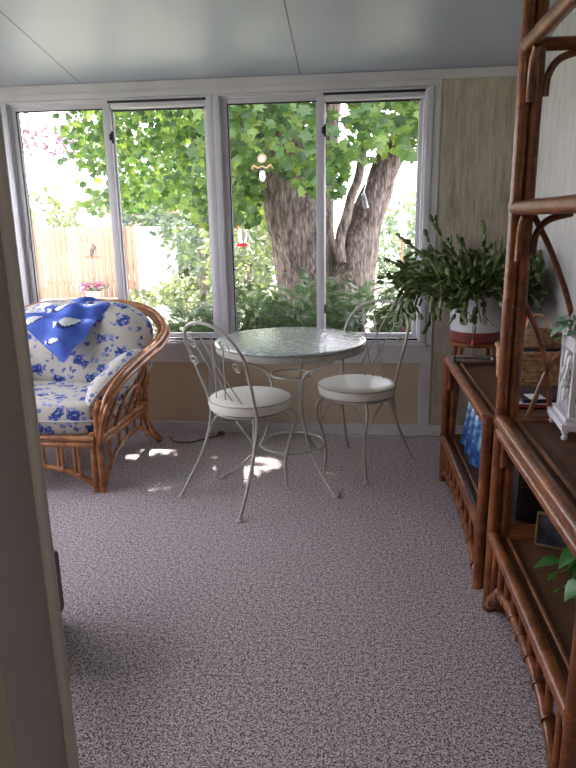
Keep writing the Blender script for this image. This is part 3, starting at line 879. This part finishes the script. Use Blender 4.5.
for x in (-.12, .11): obj('foot', L([(0, 0), (.012, 0), (.012, .013), (0, .013)], 12, (x, -.1, 0)), black_rubber, st); obj('foot', L([(0, 0), (.012, 0), (.012, .013), (0, .013)], 12, (x, .1, 0)), black_rubber, st)

# ------------------------------------------------------------------ objects on the tall unit
ZD = .726
cg = thing('bird_cage', 'white decorative bird cage with greenery and ribbon on the tall shelf', 'bird cage', (.736, 1.975, ZD), R(-4))
w, d = .115, .10
obj('base', box(B(-w, w, -d, d, .028, .050, bev=.004), -w+.012, w-.012, -d+.012, d-.012, .050, .066, .004), cage_white, cg)
for sx in (-1, 1):
    for sy in (-1, 1):
        obj('foot', L([(0, 0), (.009, 0), (.010, .008), (.006, .014), (.011, .022), (.011, .030), (0, .030)], 16, (sx*(w-.014), sy*(d-.014), 0)), cage_white, cg)
        obj('corner_post', B(sx*(w-.030)-.008, sx*(w-.030)+.008, sy*(d-.030)-.009, sy*(d-.030)+.009, .064, .30, bev=.002), cage_white, cg)
bm = bmesh.new()
for s in (-1, 1):
    box(bm, -w+.02, w-.02, s*(d-.030)-.007, s*(d-.030)+.007, .262, .302, .002); box(bm, s*(w-.030)-.007, s*(w-.030)+.007, -d+.02, d-.02, .262, .302, .002)
obj('top_frame', bm, cage_white, cg)
bm = bmesh.new(); wi = w-.030
for i in range(1, 9):
    u = -wi+2*wi*i/9
    for s in (-1, 1):
        tube(bm, [(u, s*(d-.03), .062), (u, s*(d-.03), .27)], .0022, seg=6); tube(bm, [(s*wi, u*(d-.03)/wi, .062), (s*wi, u*(d-.03)/wi, .27)], .0022, seg=6)
obj('wire_bars', bm, cage_white, cg)
bm = bmesh.new()
for s in (-1, 0, 1):
    tube(bm, [(wi*math.cos(a), s*wi*.6, .30+.13*math.sin(a)) for a in [math.pi*i/14 for i in range(15)]], .003, seg=6)
    tube(bm, [(s*wi*.6, wi*math.cos(a), .30+.13*math.sin(a)) for a in [math.pi*i/14 for i in range(15)]], .003, seg=6)
obj('domed_roof', bm, cage_white, cg)
bm = bmesh.new()
for k, (x, y, z0) in enumerate([(-.094, -.055, .25), (-.096, -.03, .26)]):
    pts = spline([(x, y, z0), (x-.012, y-.01, z0-.05), (x-.004, y+.012, z0-.09), (x-.014, y, z0-.14-.02*(k % 2))], 6)
    tube(bm, pts, [.007+.003*math.sin(i) for i in range(len(pts))], seg=6)
obj('ribbon', bm, lace_white, cg)
def leafset(name, items, m, parent, heart=True):
    vs, fs = [], []
    prof = [(0, .35), (.12, .85), (.3, 1), (.55, .8), (.8, .4), (1, .03)] if heart else [(0, .1), (.25, .8), (.5, 1), (.75, .7), (1, .05)]
    for p, dd, ln, w_, fold in items:
        d_ = Vector(dd).normalized(); up = Vector((0, 0, 1)) if abs(d_.z) < .85 else Vector((0, 1, 0))
        s = d_.cross(up).normalized(); n = s.cross(d_); b = len(vs); p = Vector(p)
        for tt, ww in prof:
            c = p+d_*ln*tt-n*ln*.25*tt*tt
            vs += [tuple(c+s*w_*ww+n*w_*fold*ww), tuple(c), tuple(c-s*w_*ww+n*w_*fold*ww)]
        for i in range(len(prof)-1):
            for k in (0, 1): fs.append((b+3*i+k, b+3*i+k+1, b+3*i+4+k, b+3*i+3+k))
    return raw(name, vs, fs, m, parent, True)
rl = random.Random(3); it = []
for k in range(46):
    a = rl.uniform(0, 6.28); p = (-.05+rl.uniform(-.07, .09), rl.uniform(-.1, .1), .29+rl.uniform(0, .07))
    it.append((p, (math.cos(a), math.sin(a), rl.uniform(-.5, .8)), rl.uniform(.03, .055), rl.uniform(.010, .017), .3))
sprig = []
for k in range(9): sprig.append(((-.09, rl.uniform(-.06, .0), rl.uniform(.12, .24)), (rl.uniform(-1, .2), rl.uniform(-1, 1), -.6), .035, .012, .3))
leafset('silk_greenery', it, silk_leaf, cg, False); leafset('hanging_sprig', sprig, silk_leaf, cg, False)

ZL = .303
pf = thing('framed_photo', 'small brass photo frame leaning on the bottom shelf beside the trailing plant', 'picture frame', (.70, 1.99, ZL))
pf.rotation_euler = (R(-14), 0, R(-22))
bm = bmesh.new(); fw, fh = .10, .115
box(bm, -fw, fw, -.006, .006, 0, .008, .002); box(bm, -fw, fw, -.006, .006, fh-.008, fh, .002)
box(bm, -fw, -fw+.008, -.006, .006, 0, fh, .002); box(bm, fw-.008, fw, -.006, .006, 0, fh, .002)
obj('frame', bm, gold_metal, pf); obj('photo', B(-fw+.006, fw-.006, -.002, .002, .006, fh-.006), photo_print, pf)
po = thing('pothos_plant', 'green trailing pothos with heart shaped leaves on the bottom shelf', 'potted plant', (.775, 1.60, ZL))
obj('pot', L([(0, 0), (.060, 0), (.066, .01), (.082, .11), (.088, .118), (.086, .126), (.078, .124), (.074, .105), (0, .105)], 36), white_gloss, po)
obj('soil', L([(0, .112), (.075, .110), (.075, .10), (0, .10)], 24), soil, po)
it = []; st_ = bmesh.new()
rl = random.Random(5)
for k in range(14):
    a = math.pi+rl.uniform(-1.5, 1.5) if k < 11 else rl.uniform(0, 6.28)
    ln = rl.uniform(.12, .20) if k < 11 else .12
    P0 = Vector((.03*math.cos(a), .03*math.sin(a), .11)); dd = Vector((math.cos(a), math.sin(a), 0))
    top = P0+dd*ln*.5+Vector((0, 0, rl.uniform(.04, .10))); endp = P0+dd*ln+Vector((0, 0, rl.uniform(-.07, .06)))
    sp_ = spline([P0, top, endp], 6); tube(st_, sp_, .0022, seg=6)
    for q in (6, 9, 12):
        p = sp_[q]; s = rl.choice((-1, 1)); side = Vector((-dd.y, dd.x, 0))*s*rl.uniform(.2, 1)
        it.append((p, dd*.7+side+Vector((0, 0, rl.uniform(-.9, .1))), rl.uniform(.055, .085), rl.uniform(.020, .030), .25))
obj('stems', st_, pothos_leaf, po); leafset('leaves', it, pothos_leaf, po)

# ------------------------------------------------------------------ dark ottoman peeking past the left wall, cords
ot = thing('footstool', 'dark brown leather footstool mostly hidden behind the left wall edge', 'footstool', (-1.25, 1.77, 0))
bm, bd = pillow(.46, .32, .15, p=10, q=.35, wob=.1); xf(bm, Matrix.Translation((0, 0, .325))); obj('cushion', bm, leather, ot)
obj('body', B(-.225, .225, -.155, .155, .04, .28, bev=.02), leather, ot)
for x in (-.19, .19):
    for y in (-.12, .12): obj('foot', L([(0, 0), (.016, 0), (.022, .045), (0, .045)], 14, (x, y, 0)), dark_rattan, ot)
tag(obj('power_cord', T(spline([(-1.22, 3.90, .006), (-1.15, 3.80, .006), (-1.05, 3.80, .006), (-.98, 3.86, .006), (-.91, 3.92, .006), (-.88, 3.955, .012)], 8), .005), cord_brown), 'brown cord lying on the carpet between the armchair and the wall', 'cord')
pb = obj('plug', B(-.905, -.865, 3.94, 3.975, .001, .026, bev=.005), cord_brown); tag(pb, 'small brown plug on the carpet by the white baseboard', 'plug')
tag(obj('phone_cable', T(spline([(-.05, 3.99, .005), (.05, 3.965, .005), (.16, 3.985, .005), (.26, 3.96, .005), (.36, 3.99, .005), (.45, 3.995, .02), (.55, 3.96, .06), (.62, 3.8, .09)], 8), .0035), cord_white), 'thin pale cable on the carpet behind the right bistro chair', 'cable')

# ------------------------------------------------------------------ outdoors
ZG = -.6
bm = bmesh.new(); g0 = 60
for i in range(g0+1):
    for j in range(g0+1):
        x = -45+75*i/g0; y = YO+56*(j/g0)**1.6
        bm.verts.new((x, y, ZG+.03*noise.noise(Vector((x*.5, y*.5, 0)))))
bm.verts.ensure_lookup_table()
for i in range(g0):
    for j in range(g0):
        a = i*(g0+1)+j; bm.faces.new([bm.verts[q] for q in (a, a+1, a+g0+2, a+g0+1)])
for x0, x1, y0, y1 in [(-45, -2.76, -12, YO)]:
    vv = [bm.verts.new(p) for p in [(x0, y0, ZG), (x1, y0, ZG), (x1, y1, ZG), (x0, y1, ZG)]]; bm.faces.new(vv)
struct('ground', bm, grass)
SUN = Vector((-.2, 1, 1.87))
def leaf_shape(vs, fs, p, d, n, ln, maple=True):
    d = d.normalized(); s = d.cross(n); 
    if s.length < .05: s = d.orthogonal()
    s.normalize(); nn = s.cross(d)
    b = len(vs)
    if maple:
        out = [(0, 0), (.16, .34), (.06, .55), (.38, .36), (.46, .62), (.66, .30), (.70, .16), (1, 0), (.70, -.16), (.66, -.30), (.46, -.62), (.38, -.36), (.06, -.55), (.16, -.34)]
        for t_, w_ in out: vs.append(tuple(p+d*(ln*t_)+s*(ln*w_)-nn*(ln*.3*w_*w_+ln*.15*t_*t_)))
        vs.append(tuple(p+d*ln*.4)); c = b+14
        for i in range(14): fs.append((b+i, b+(i+1) % 14, c))
    else:
        for t_, w_ in [(0, 0), (.35, .22), (.7, .18), (1, 0), (.7, -.18), (.35, -.22)]:
            vs.append(tuple(p+d*(ln*t_)+s*(ln*w_)))
        fs.append(tuple(range(b, b+6)))
def rv(r, a=1): return Vector((r.uniform(-a, a), r.uniform(-a, a), r.uniform(-a, a)))

# big maple
mt = thing('maple_tree', 'big forked maple tree outside the right window, leaves hanging over both windows', 'tree', (-.34, 6.3, ZG))
O = Vector((-.34, 6.3, ZG))
def stem(pts, rr, seg=22, nm='trunk', par=None):
    sp_ = spline([Vector(p)-O for p in pts], 8); n = len(sp_); rs = []
    for i in range(n):
        f = i/(n-1)*(len(rr)-1); k = min(int(f), len(rr)-2); rs.append(rr[k]*(1-f+k)+rr[k+1]*(f-k))
    bm = T(sp_, rs, seg=seg)
    for v in bm.verts:
        q = v.co
        v.co += v.normal*.0 if False else Vector((noise.noise(q*3.1), noise.noise(q*3.1+Vector((9, 0, 0))), 0))*.05
    return obj(nm, bm, bark, par or mt, True, 0)
tk = stem([(-.32, 6.3, -.65), (-.33, 6.3, -.1), (-.35, 6.3, .45), (-.38, 6.3, .72)], [.62, .48, .40, .33], 28)
stem([(-.45, 6.28, .45), (-.50, 6.26, .95), (-.62, 6.25, 1.60), (-.76, 6.25, 2.30), (-1.05, 6.3, 3.4), (-1.6, 6.5, 5.0)], [.30, .27, .265, .23, .18, .10], 24)
stem([(-.34, 6.42, .45), (-.38, 6.48, 1.0), (-.36, 6.52, 1.7), (-.27, 6.6, 2.5), (-.2, 6.7, 3.8), (.0, 6.8, 5.4)], [.26, .20, .16, .14, .12, .07], 20)
stem([(-.20, 6.25, .40), (-.05, 6.25, .85), (.075, 6.25, 1.28), (.25, 6.25, 1.80), (.50, 6.25, 2.25), (.95, 6.3, 3.0), (1.6, 6.4, 4.6)], [.30, .22, .165, .125, .115, .11, .06], 20)
stem([(-.16, 6.05, 1.0), (-.13, 6.03, 1.30), (-.05, 6.02, 1.55), (.03, 6.0, 1.85), (.12, 5.95, 2.3), (.3, 5.9, 3.0)], [.055, .048, .04, .034, .03, .02], 12, 'branch')
stem([(-.8, 6.3, 2.5), (-1.4, 6.6, 2.9), (-2.3, 7.2, 3.1), (-3.4, 7.6, 3.3)], [.09, .07, .05, .02], 10, 'branch')
stem([(-.3, 6.5, 3.0), (-.5, 5.6, 3.5), (-1.0, 4.9, 3.8)], [.09, .06, .02], 10, 'branch')
vs, fs = [], []; rt = random.Random(21)
def leaves(n, lo, hi, size, down=.9, clump=None, keep=None):
    for _ in range(n):
        p = Vector((rt.uniform(lo[0], hi[0]), rt.uniform(lo[1], hi[1]), rt.uniform(lo[2], hi[2])))
        if keep and not keep(p): continue
        # shadow test: keep a few gaps over the sunlit patches of carpet
        f = p-SUN*(p.z/SUN.z); f.y -= .02
        if any((f.x-a)**2/(ra+.05)**2+(f.y-b)**2/(rb+.05)**2 < 1 for a, b, ra, rb in [(-1.245, 3.61, .16, .11), (-1.33, 3.44, .12, .06), (-.60, 3.34, .14, .06), (-.56, 3.18, .12, .08)]) and p.z > 2.2: continue
        d = Vector((rt.uniform(-1, 1), rt.uniform(-1, .6), -down+rt.uniform(-.4, .6)))
        leaf_shape(vs, fs, p-O, d, Vector((rt.uniform(-.7, .7), -1, rt.uniform(-.3, 1.0))), size*rt.uniform(.7, 1.2))
def edge(p):
    # ragged lower fringe of the crown as hanging boughs
    z = 1.72+.20*noise.noise(Vector((p.x*2.2, p.y*1.1, 3)))+.10*math.sin(p.x*5.2)
    if p.x > .25: z += .12
    return p.z > z and noise.noise(Vector((p.x*2.6, p.y*2.6, p.z*3.2+5))) > -.12
leaves(2600, (-1.25, 5.0, 1.55), (.75, 6.0, 2.75), .098, keep=edge)
leaves(800, (-1.45, 5.6, 1.35), (-.85, 6.8, 2.7), .10, keep=lambda p: noise.noise(p*2.4) > -.15)
def edge2(p):
    z = 1.50+.20*noise.noise(Vector((p.x*1.6, 1, 3)))
    z += .12*max(0, -2.0-p.x)
    if p.x < -2.9: z += .95*min(1, (-2.9-p.x)/.4)
    return p.z > z and noise.noise(Vector((p.x*1.9, p.y*1.9, p.z*2.4+5))) > (-.25 if p.x > -2.9 else .02)
leaves(4200, (-3.1, 6.6, 1.5), (-1.1, 8.4, 3.1), .085, keep=edge2)
leaves(1300, (-4.6, 6.8, 2.2), (-2.9, 8.2, 3.4), .085, keep=edge2)
leaves(6200, (-4.2, 4.9, 3.4), (1.8, 7.6, 6.2), .24, .3)
raw('foliage', vs, fs, maple_leaf, mt)

# hanging things on the tree
wo = thing('wind_spinner', 'round amber and white garden ornament hanging on the left maple trunk', 'ornament', (-.700, 4.93, 1.765))
wo.scale = (.62, .62, .62)
obj('disc', T([(.05*math.cos(a), 0, .10+.05*math.sin(a)) for a in [2*math.pi*i/24 for i in range(24)]], .008, closed=True), gold_metal, wo)
obj('glass_center', xf(L([(0, -.004), (.042, -.003), (.042, .003), (0, .004)], 24), Matrix.Translation((0, 0, .10)) @ Matrix.Rotation(R(90), 4, 'X')), terracotta, wo)
obj('wing', T(spline([(-.13, 0, -.02), (-.10, 0, .02), (-.05, 0, -.01), (0, 0, .01)], 5), [.012]*16, seg=8), gold_metal, wo)
obj('wing', T(spline([(.13, 0, -.02), (.10, 0, .02), (.05, 0, -.01), (0, 0, .01)], 5), [.012]*16, seg=8), gold_metal, wo)
obj('bird_body', L([(0, -.17), (.02, -.16), (.038, -.12), (.035, -.07), (.022, -.04), (0, -.03)], 18), white_gloss, wo)
obj('bird_head', L([(0, -.05), (.024, -.04), (.028, -.02), (.018, .0), (0, .005)], 16), black_rubber, wo)
obj('hanging_wire', T([(0, 0, .15), (0, .01, .62)], .003), black_rubber, wo)
wc = thing('suet_feeder', 'small grey tube feeder hanging by a wire from the right maple trunk', 'bird feeder', (.085, 5.86, 1.47))
obj('tube', xf(B(-.022, .022, -.018, .018, 0, .13, bev=.006), Matrix.Rotation(R(-14), 4, 'Y')), steel, wc)
obj('hanging_wire', T([(-.03, 0, .12), (-.01, 0, .20), (.02, 0, .42)], .005), steel, wc)
hf = thing('hummingbird_feeder', 'red and clear hummingbird feeder hanging outside the left part of the right window', 'bird feeder', (-1.14, 6.5, 1.13))
obj('feeder_base', L([(0, 0), (.06, 0), (.075, .012), (.06, .03), (.02, .035), (0, .035)], 24), red_plastic, hf)
obj('bottle', L([(0, .03), (.035, .035), (.042, .06), (.042, .16), (.03, .19), (0, .19)], 24), clear_plastic, hf)
obj('cap', L([(0, .185), (.035, .185), (.055, .20), (.02, .23), (0, .235)], 24), red_plastic, hf)
obj('hanging_wire', T([(0, 0, .23), (0, 0, 1.3)], .003), black_rubber, hf)
bf = thing('pole_feeder', 'pale bird feeder on a pole beyond the right maple trunk', 'bird feeder', (.58, 8.4, ZG))
obj('pole', T([(0, 0, 0), (0, 0, 1.75)], .014), cedar_post, bf)
obj('seed_tube', L([(0, 1.72), (.05, 1.72), (.05, 1.98), (0, 1.98)], 20), clear_plastic, bf)
obj('tray', L([(0, 1.69), (.09, 1.70), (.09, 1.73), (0, 1.725)], 20), cedar, bf); obj('roof', L([(.12, 1.96), (.11, 1.98), (0, 2.07)], 20), terracotta, bf)

# yew shrubs below the windows
def yew(x, y, rx, ry, top, label, seed, n=620):
    r_ = random.Random(seed); t = thing('yew_shrub', label, 'shrub', (x, y, ZG), 0, 'shrubs under the windows')
    h = top-ZG; vs, fs = [], []; br = bmesh.new()
    for k in range(n):
        a = r_.uniform(0, 6.283); e = math.asin(r_.uniform(.0, 1)); q = r_.uniform(.55, 1)**.5
        lump = 1+.18*noise.noise(Vector((math.cos(a)*2+seed, math.sin(a)*2, e*2)))
        p = Vector((rx*q*lump*math.cos(a)*math.cos(e)**.6, ry*q*lump*math.sin(a)*math.cos(e)**.6, .12+(h-.16)*q*lump*math.sin(e)))
        d = (Vector((math.cos(a)*.8, math.sin(a)*.8, .35))+rv(r_, .55)).normalized(); d.z += .1
        s = d.cross(Vector((0, 0, 1))+rv(r_, .5)).normalized(); ln = r_.uniform(.07, .15)
        for i in range(9):
            c = p+d*ln*i/8+Vector((0, 0, -.05*ln*(i/8)**2*6))
            wl_ = ln*.28*(1-.75*i/8)+.006
            for sd in (-1, 1):
                dd = d*.7+s*sd; b = len(vs)
                vs.append(tuple(c)); vs.append(tuple(c+dd*wl_+d.cross(s)*.004)); vs.append(tuple(c+d*.012+dd*wl_*.2)); fs.append((b, b+1, b+2))
                b = len(vs); vs.append(tuple(c)); vs.append(tuple(c+dd*wl_*.8+d.cross(s)*.02)); vs.append(tuple(c+d*.008-dd*.004)); fs.append((b, b+1, b+2))
    raw('foliage', vs, fs, yew_leaf, t)
    for k in range(7):
        a = k*.9; tube(br, spline([(0, 0, 0), (rx*.25*math.cos(a), ry*.25*math.sin(a), h*.4), (rx*.55*math.cos(a), ry*.55*math.sin(a), h*.8)], 5), .012, seg=6)
    obj('stems', br, bark, t)
yew(-1.36, 5.1, .27, .42, .80, 'green yew shrub outside the left window, right of the armchair', 31, 1330)
yew(-.92, 5.3, .36, .5, .93, 'feathery yew shrub at the left end of the right window', 32, 1710)
yew(-.42, 5.15, .38, .5, 1.0, 'feathery yew shrub straight in front of the maple trunk', 33, 1900)
yew(.08, 5.2, .36, .5, .93, 'feathery yew shrub behind the right bistro chair', 34, 1710)
yew(.52, 5.0, .30, .5, .86, 'darker shrub at the far right end of the right window', 35, 1330)

# fence, gate, planter
FY = 16.6
fn = thing('board_fence', 'pale cedar board fence across the far side of the lawn', 'fence', (-8, FY, ZG))
bm = bmesh.new(); x = -8.5
while x < 2.35:
    box(bm, x, x+.135, -.012, .012, .04, 1.90+.01*math.sin(x*7), .004); x += .15
obj('board_panel', bm, cedar, fn)
for z in (.4, 1.5): obj('rail', B(-8.5, 2.35, .012, .06, z, z+.09), cedar_post, fn)
for x in (-7.8, -5.4, -3.0, -.55, 1.9): obj('post', B(x-.045, x+.045, -.06, .10, 0, 1.92), cedar_post if x == -.55 else cedar, fn)
gt = thing('garden_gate', 'white garden gate at the right end of the cedar fence', 'gate', (-5.15, FY-.1, ZG))
obj('gate_panel', B(-.48, .44, -.02, .02, .05, 1.88, bev=.01), white_siding, gt)
for x in (-.5, .46): obj('gate_post', B(x-.05, x+.05, -.05, .05, 0, 1.95, bev=.008), white_siding, gt)
obj('gate_latch', B(.16, .40, -.05, -.02, 1.70, 1.76, bev=.01), cedar_post, gt)
orn = thing('fence_ornament', 'small dark metal ornament hung on the cedar fence', 'ornament', (-6.95, FY-.04, .55))
obj('perch', T([(-.22, 0, 0), (.2, 0, 0)], .022), cedar_post, orn); obj('bird_figure', T(spline([(0, 0, 0), (-.02, 0, .14), (.06, 0, .22), (.02, 0, .34)], 5), [.03, .05, .05, .05, .05, .06, .06, .05, .05, .045, .04, .04, .03, .03, .02, .01], seg=8), bark, orn)
fp = thing('flower_planter', 'stone planter of pink flowers standing before the fence', 'planter', (-6.75, FY-.6, ZG))
obj('planter', L([(0, 0), (.16, 0), (.22, .26), (.25, .28), (.24, .30), (.2, .27), (0, .26)], 28), terracotta, fp)
vs, fs = [], []; rp_ = random.Random(2)
for k in range(160): leaf_shape(vs, fs, Vector((rp_.gauss(0, .14), rp_.gauss(0, .12), .30+abs(rp_.gauss(0, .09)))), rv(rp_)+Vector((0, 0, .6)), rv(rp_), .12, False)
raw('foliage', vs, fs, gray_leaf, fp)
vs, fs = [], []
for k in range(110): 
    cx = -.22 if k % 2 else .12
    leaf_shape(vs, fs, Vector((rp_.gauss(cx, .08), rp_.gauss(-.05, .08), .42+rp_.gauss(0, .05))), rv(rp_), Vector((0, -1, .3)), .08, False)
raw('blossoms', vs, fs, pink_petal, fp)

# neighbouring house
hs = thing('neighbour_house', 'white neighbouring house with a pinkish brick end beyond the fence', 'house', (-14, 30, ZG))
obj('wall', B(-7, 2.4, 0, 8, 0, 3.6), white_siding, hs)
obj('brick_wall', B(2.2, 3.9, -.6, 7, 0, 3.3), brick_pink, hs)
bm = bmesh.new(); vv = [bm.verts.new(p) for p in [(-7.6, -.6, 3.5), (4.3, -.6, 3.5), (4.3, 8.6, 3.5), (-7.6, 8.6, 3.5), (-5, 4, 5.4), (2, 4, 5.4)]]
for f in [(0, 1, 5, 4), (1, 2, 5), (2, 3, 4, 5), (3, 0, 4), (3, 2, 1, 0)]: bm.faces.new([vv[i] for i in f])
obj('roof', bm, white_siding, hs, False)
for x in (-4, -1): obj('window', B(x, x+1.1, -.05, .05, 1.0, 2.3), clear_plastic, hs)

def tree(name, label, cat, x, y, rad, z0, z1, m, seed, n=900, ls=.22, group=None, cone=False, trunk=True):
    r_ = random.Random(seed); t = thing(name, label, cat, (x, y, ZG), 0, group); vs, fs = [], []
    for k in range(n):
        a = r_.uniform(0, 6.283); v = r_.uniform(-1, 1); q = r_.uniform(.35, 1)**.4
        lump = 1+.35*noise.noise(Vector((math.cos(a)*1.6+seed, math.sin(a)*1.6, v*2)))
        if cone:
            f = (v+1)/2; rr = rad*(1-f)**.9*(.75+.25*math.sin(f*26)); p = Vector((rr*q*math.cos(a), rr*q*math.sin(a), z0-ZG+(z1-z0)*f))
            d = Vector((math.cos(a), math.sin(a), -.25))+rv(r_, .3)
        else:
            c = math.sqrt(1-v*v); p = Vector((rad*q*lump*c*math.cos(a), rad*q*lump*c*math.sin(a), (z0+z1)/2-ZG+(z1-z0)/2*v*q*lump)); d = rv(r_)+Vector((math.cos(a)*.6, math.sin(a)*.6, -.2))
        leaf_shape(vs, fs, p, d, rv(r_)+Vector((0, -.5, .6)), ls*r_.uniform(.7, 1.3), False)
    raw('foliage', vs, fs, m, t)
    if trunk: obj('trunk', T([(0, 0, 0), (0, 0, (z0+z1)/2-ZG)], [rad*.09, rad*.05], seg=10), bark, t)
    return t
G = 'trees and shrubs beyond the lawn'
tree('plum_tree', 'purple leaved tree above the white house roof, far left', 'tree', -21.5, 44, 3.6, 2.0, 8.0, plum_leaf, 41, 1100, .42, G)
tree('shrub', 'pale green shrub rising behind the cedar fence', 'shrub', -9.4, 18.6, 1.25, .3, 2.35, pale_leaf, 42, 900, .22, G)
tree('spruce_tree', 'blue grey spruce just left of the grey green trees', 'tree', -7.0, 20.5, 1.15, -.5, 2.9, spruce_leaf, 43, 1500, .22, G, True)
tree('garden_tree', 'grey green leafy tree seen through the right pane of the left window', 'tree', -4.9, 18.5, 1.6, -.5, 3.3, gray_leaf, 44, 3600, .22, G)
tree('garden_tree', 'rounded grey green tree right behind the left window frame', 'tree', -3.0, 15.5, 1.2, -.6, 2.6, gray_leaf, 45, 3000, .2, G)
tree('shrub', 'small pale shrub on the bright lawn beside the white gate', 'shrub', -3.65, 13.6, .55, -.55, .30, pale_leaf, 46, 500, .16, G, trunk=False)
tree('shrub', 'low pale plants along the foot of the cedar fence', 'shrub', -5.2, 15.6, .7, -.6, -.30, pale_leaf, 47, 300, .16, G, trunk=False)
tree('shrub', 'yellow green bush left of the maple trunk', 'shrub', -1.75, 10.5, .75, -.5, 1.9, pale_leaf, 48, 1500, .15, G)
tree('garden_tree', 'dark green tree behind the hummingbird feeder', 'tree', -2.95, 12.2, .9, .3, 3.3, gray_leaf, 52, 1200, .17, G)
tree('hedge_bush', 'light green bush beyond the lawn, right of the maple trunk', 'shrub', 1.5, 19.0, 1.4, -.4, 1.7, gray_leaf, 49, 1300, .2, G)
tree('hedge_bush', 'pale bush at the right edge of the garden view', 'shrub', 2.6, 24, 1.5, -.4, 2.4, pale_leaf, 50, 900, .24, G)
tree('leafy_bush', 'leafy green bush against the glass beside the potted cactus', 'shrub', .62, 5.6, .32, -.2, .98, yew_leaf, 51, 900, .07, G)

# ------------------------------------------------------------------ light
w = bpy.data.worlds.new('World'); sc.world = w; w.use_nodes = True
bg = w.node_tree.nodes['Background']; bg.inputs[0].default_value = (.98, .93, 1.08, 1); bg.inputs[1].default_value = 3.2
sl = bpy.data.lights.new('sun', 'SUN'); sl.energy = 9.5; sl.angle = R(.6); sl.color = (1, .92, .86)
so = bpy.data.objects.new('sun', sl); C.objects.link(so); so.rotation_euler = SUN.to_track_quat('Z', 'Y').to_euler()
def portal(loc, rot, sx, sy):
    l = bpy.data.lights.new('window_portal', 'AREA'); l.shape = 'RECTANGLE'; l.size = sx; l.size_y = sy
    l.cycles.is_portal = True
    o = bpy.data.objects.new('window_portal', l); C.objects.link(o); o.location = loc; o.rotation_euler = rot
for a, b in W: portal(((a+b)/2, YO+.01, (Z0+Z1)/2), (R(-90), 0, 0), b-a, Z1-Z0)
for a, b in WL: portal((XL-.15, (a+b)/2, (Z0+Z1)/2), (R(90), 0, R(-90)), b-a, Z1-Z0)
# the ceiling lamp of the room behind the camera
lp = thing('ceiling_lamp', 'round ceiling lamp in the room behind the camera', 'lamp', (-.3, -1.0, 2.5))
obj('lamp_plate', L([(0, 0), (.12, 0), (.12, -.02), (0, -.02)], 32), white_trim, lp)
pl = bpy.data.lights.new('lamp_light', 'AREA'); pl.shape = 'DISK'; pl.size = .3; pl.energy = 6; pl.color = (1, .85, .68)
o = bpy.data.objects.new('lamp_light', pl); C.objects.link(o); o.location = (-.3, -1.0, 2.46)

sc.view_settings.view_transform = 'Standard'; sc.view_settings.look = 'None'
sc.view_settings.gamma = 1; sc.view_settings.use_curve_mapping = False
sc.view_settings.exposure = 1.4
sc.cycles.max_bounces = 10; sc.cycles.diffuse_bounces = 6; sc.cycles.transparent_max_bounces = 16
sc.cycles.use_denoising = True
sc.cycles.sample_clamp_indirect = 6
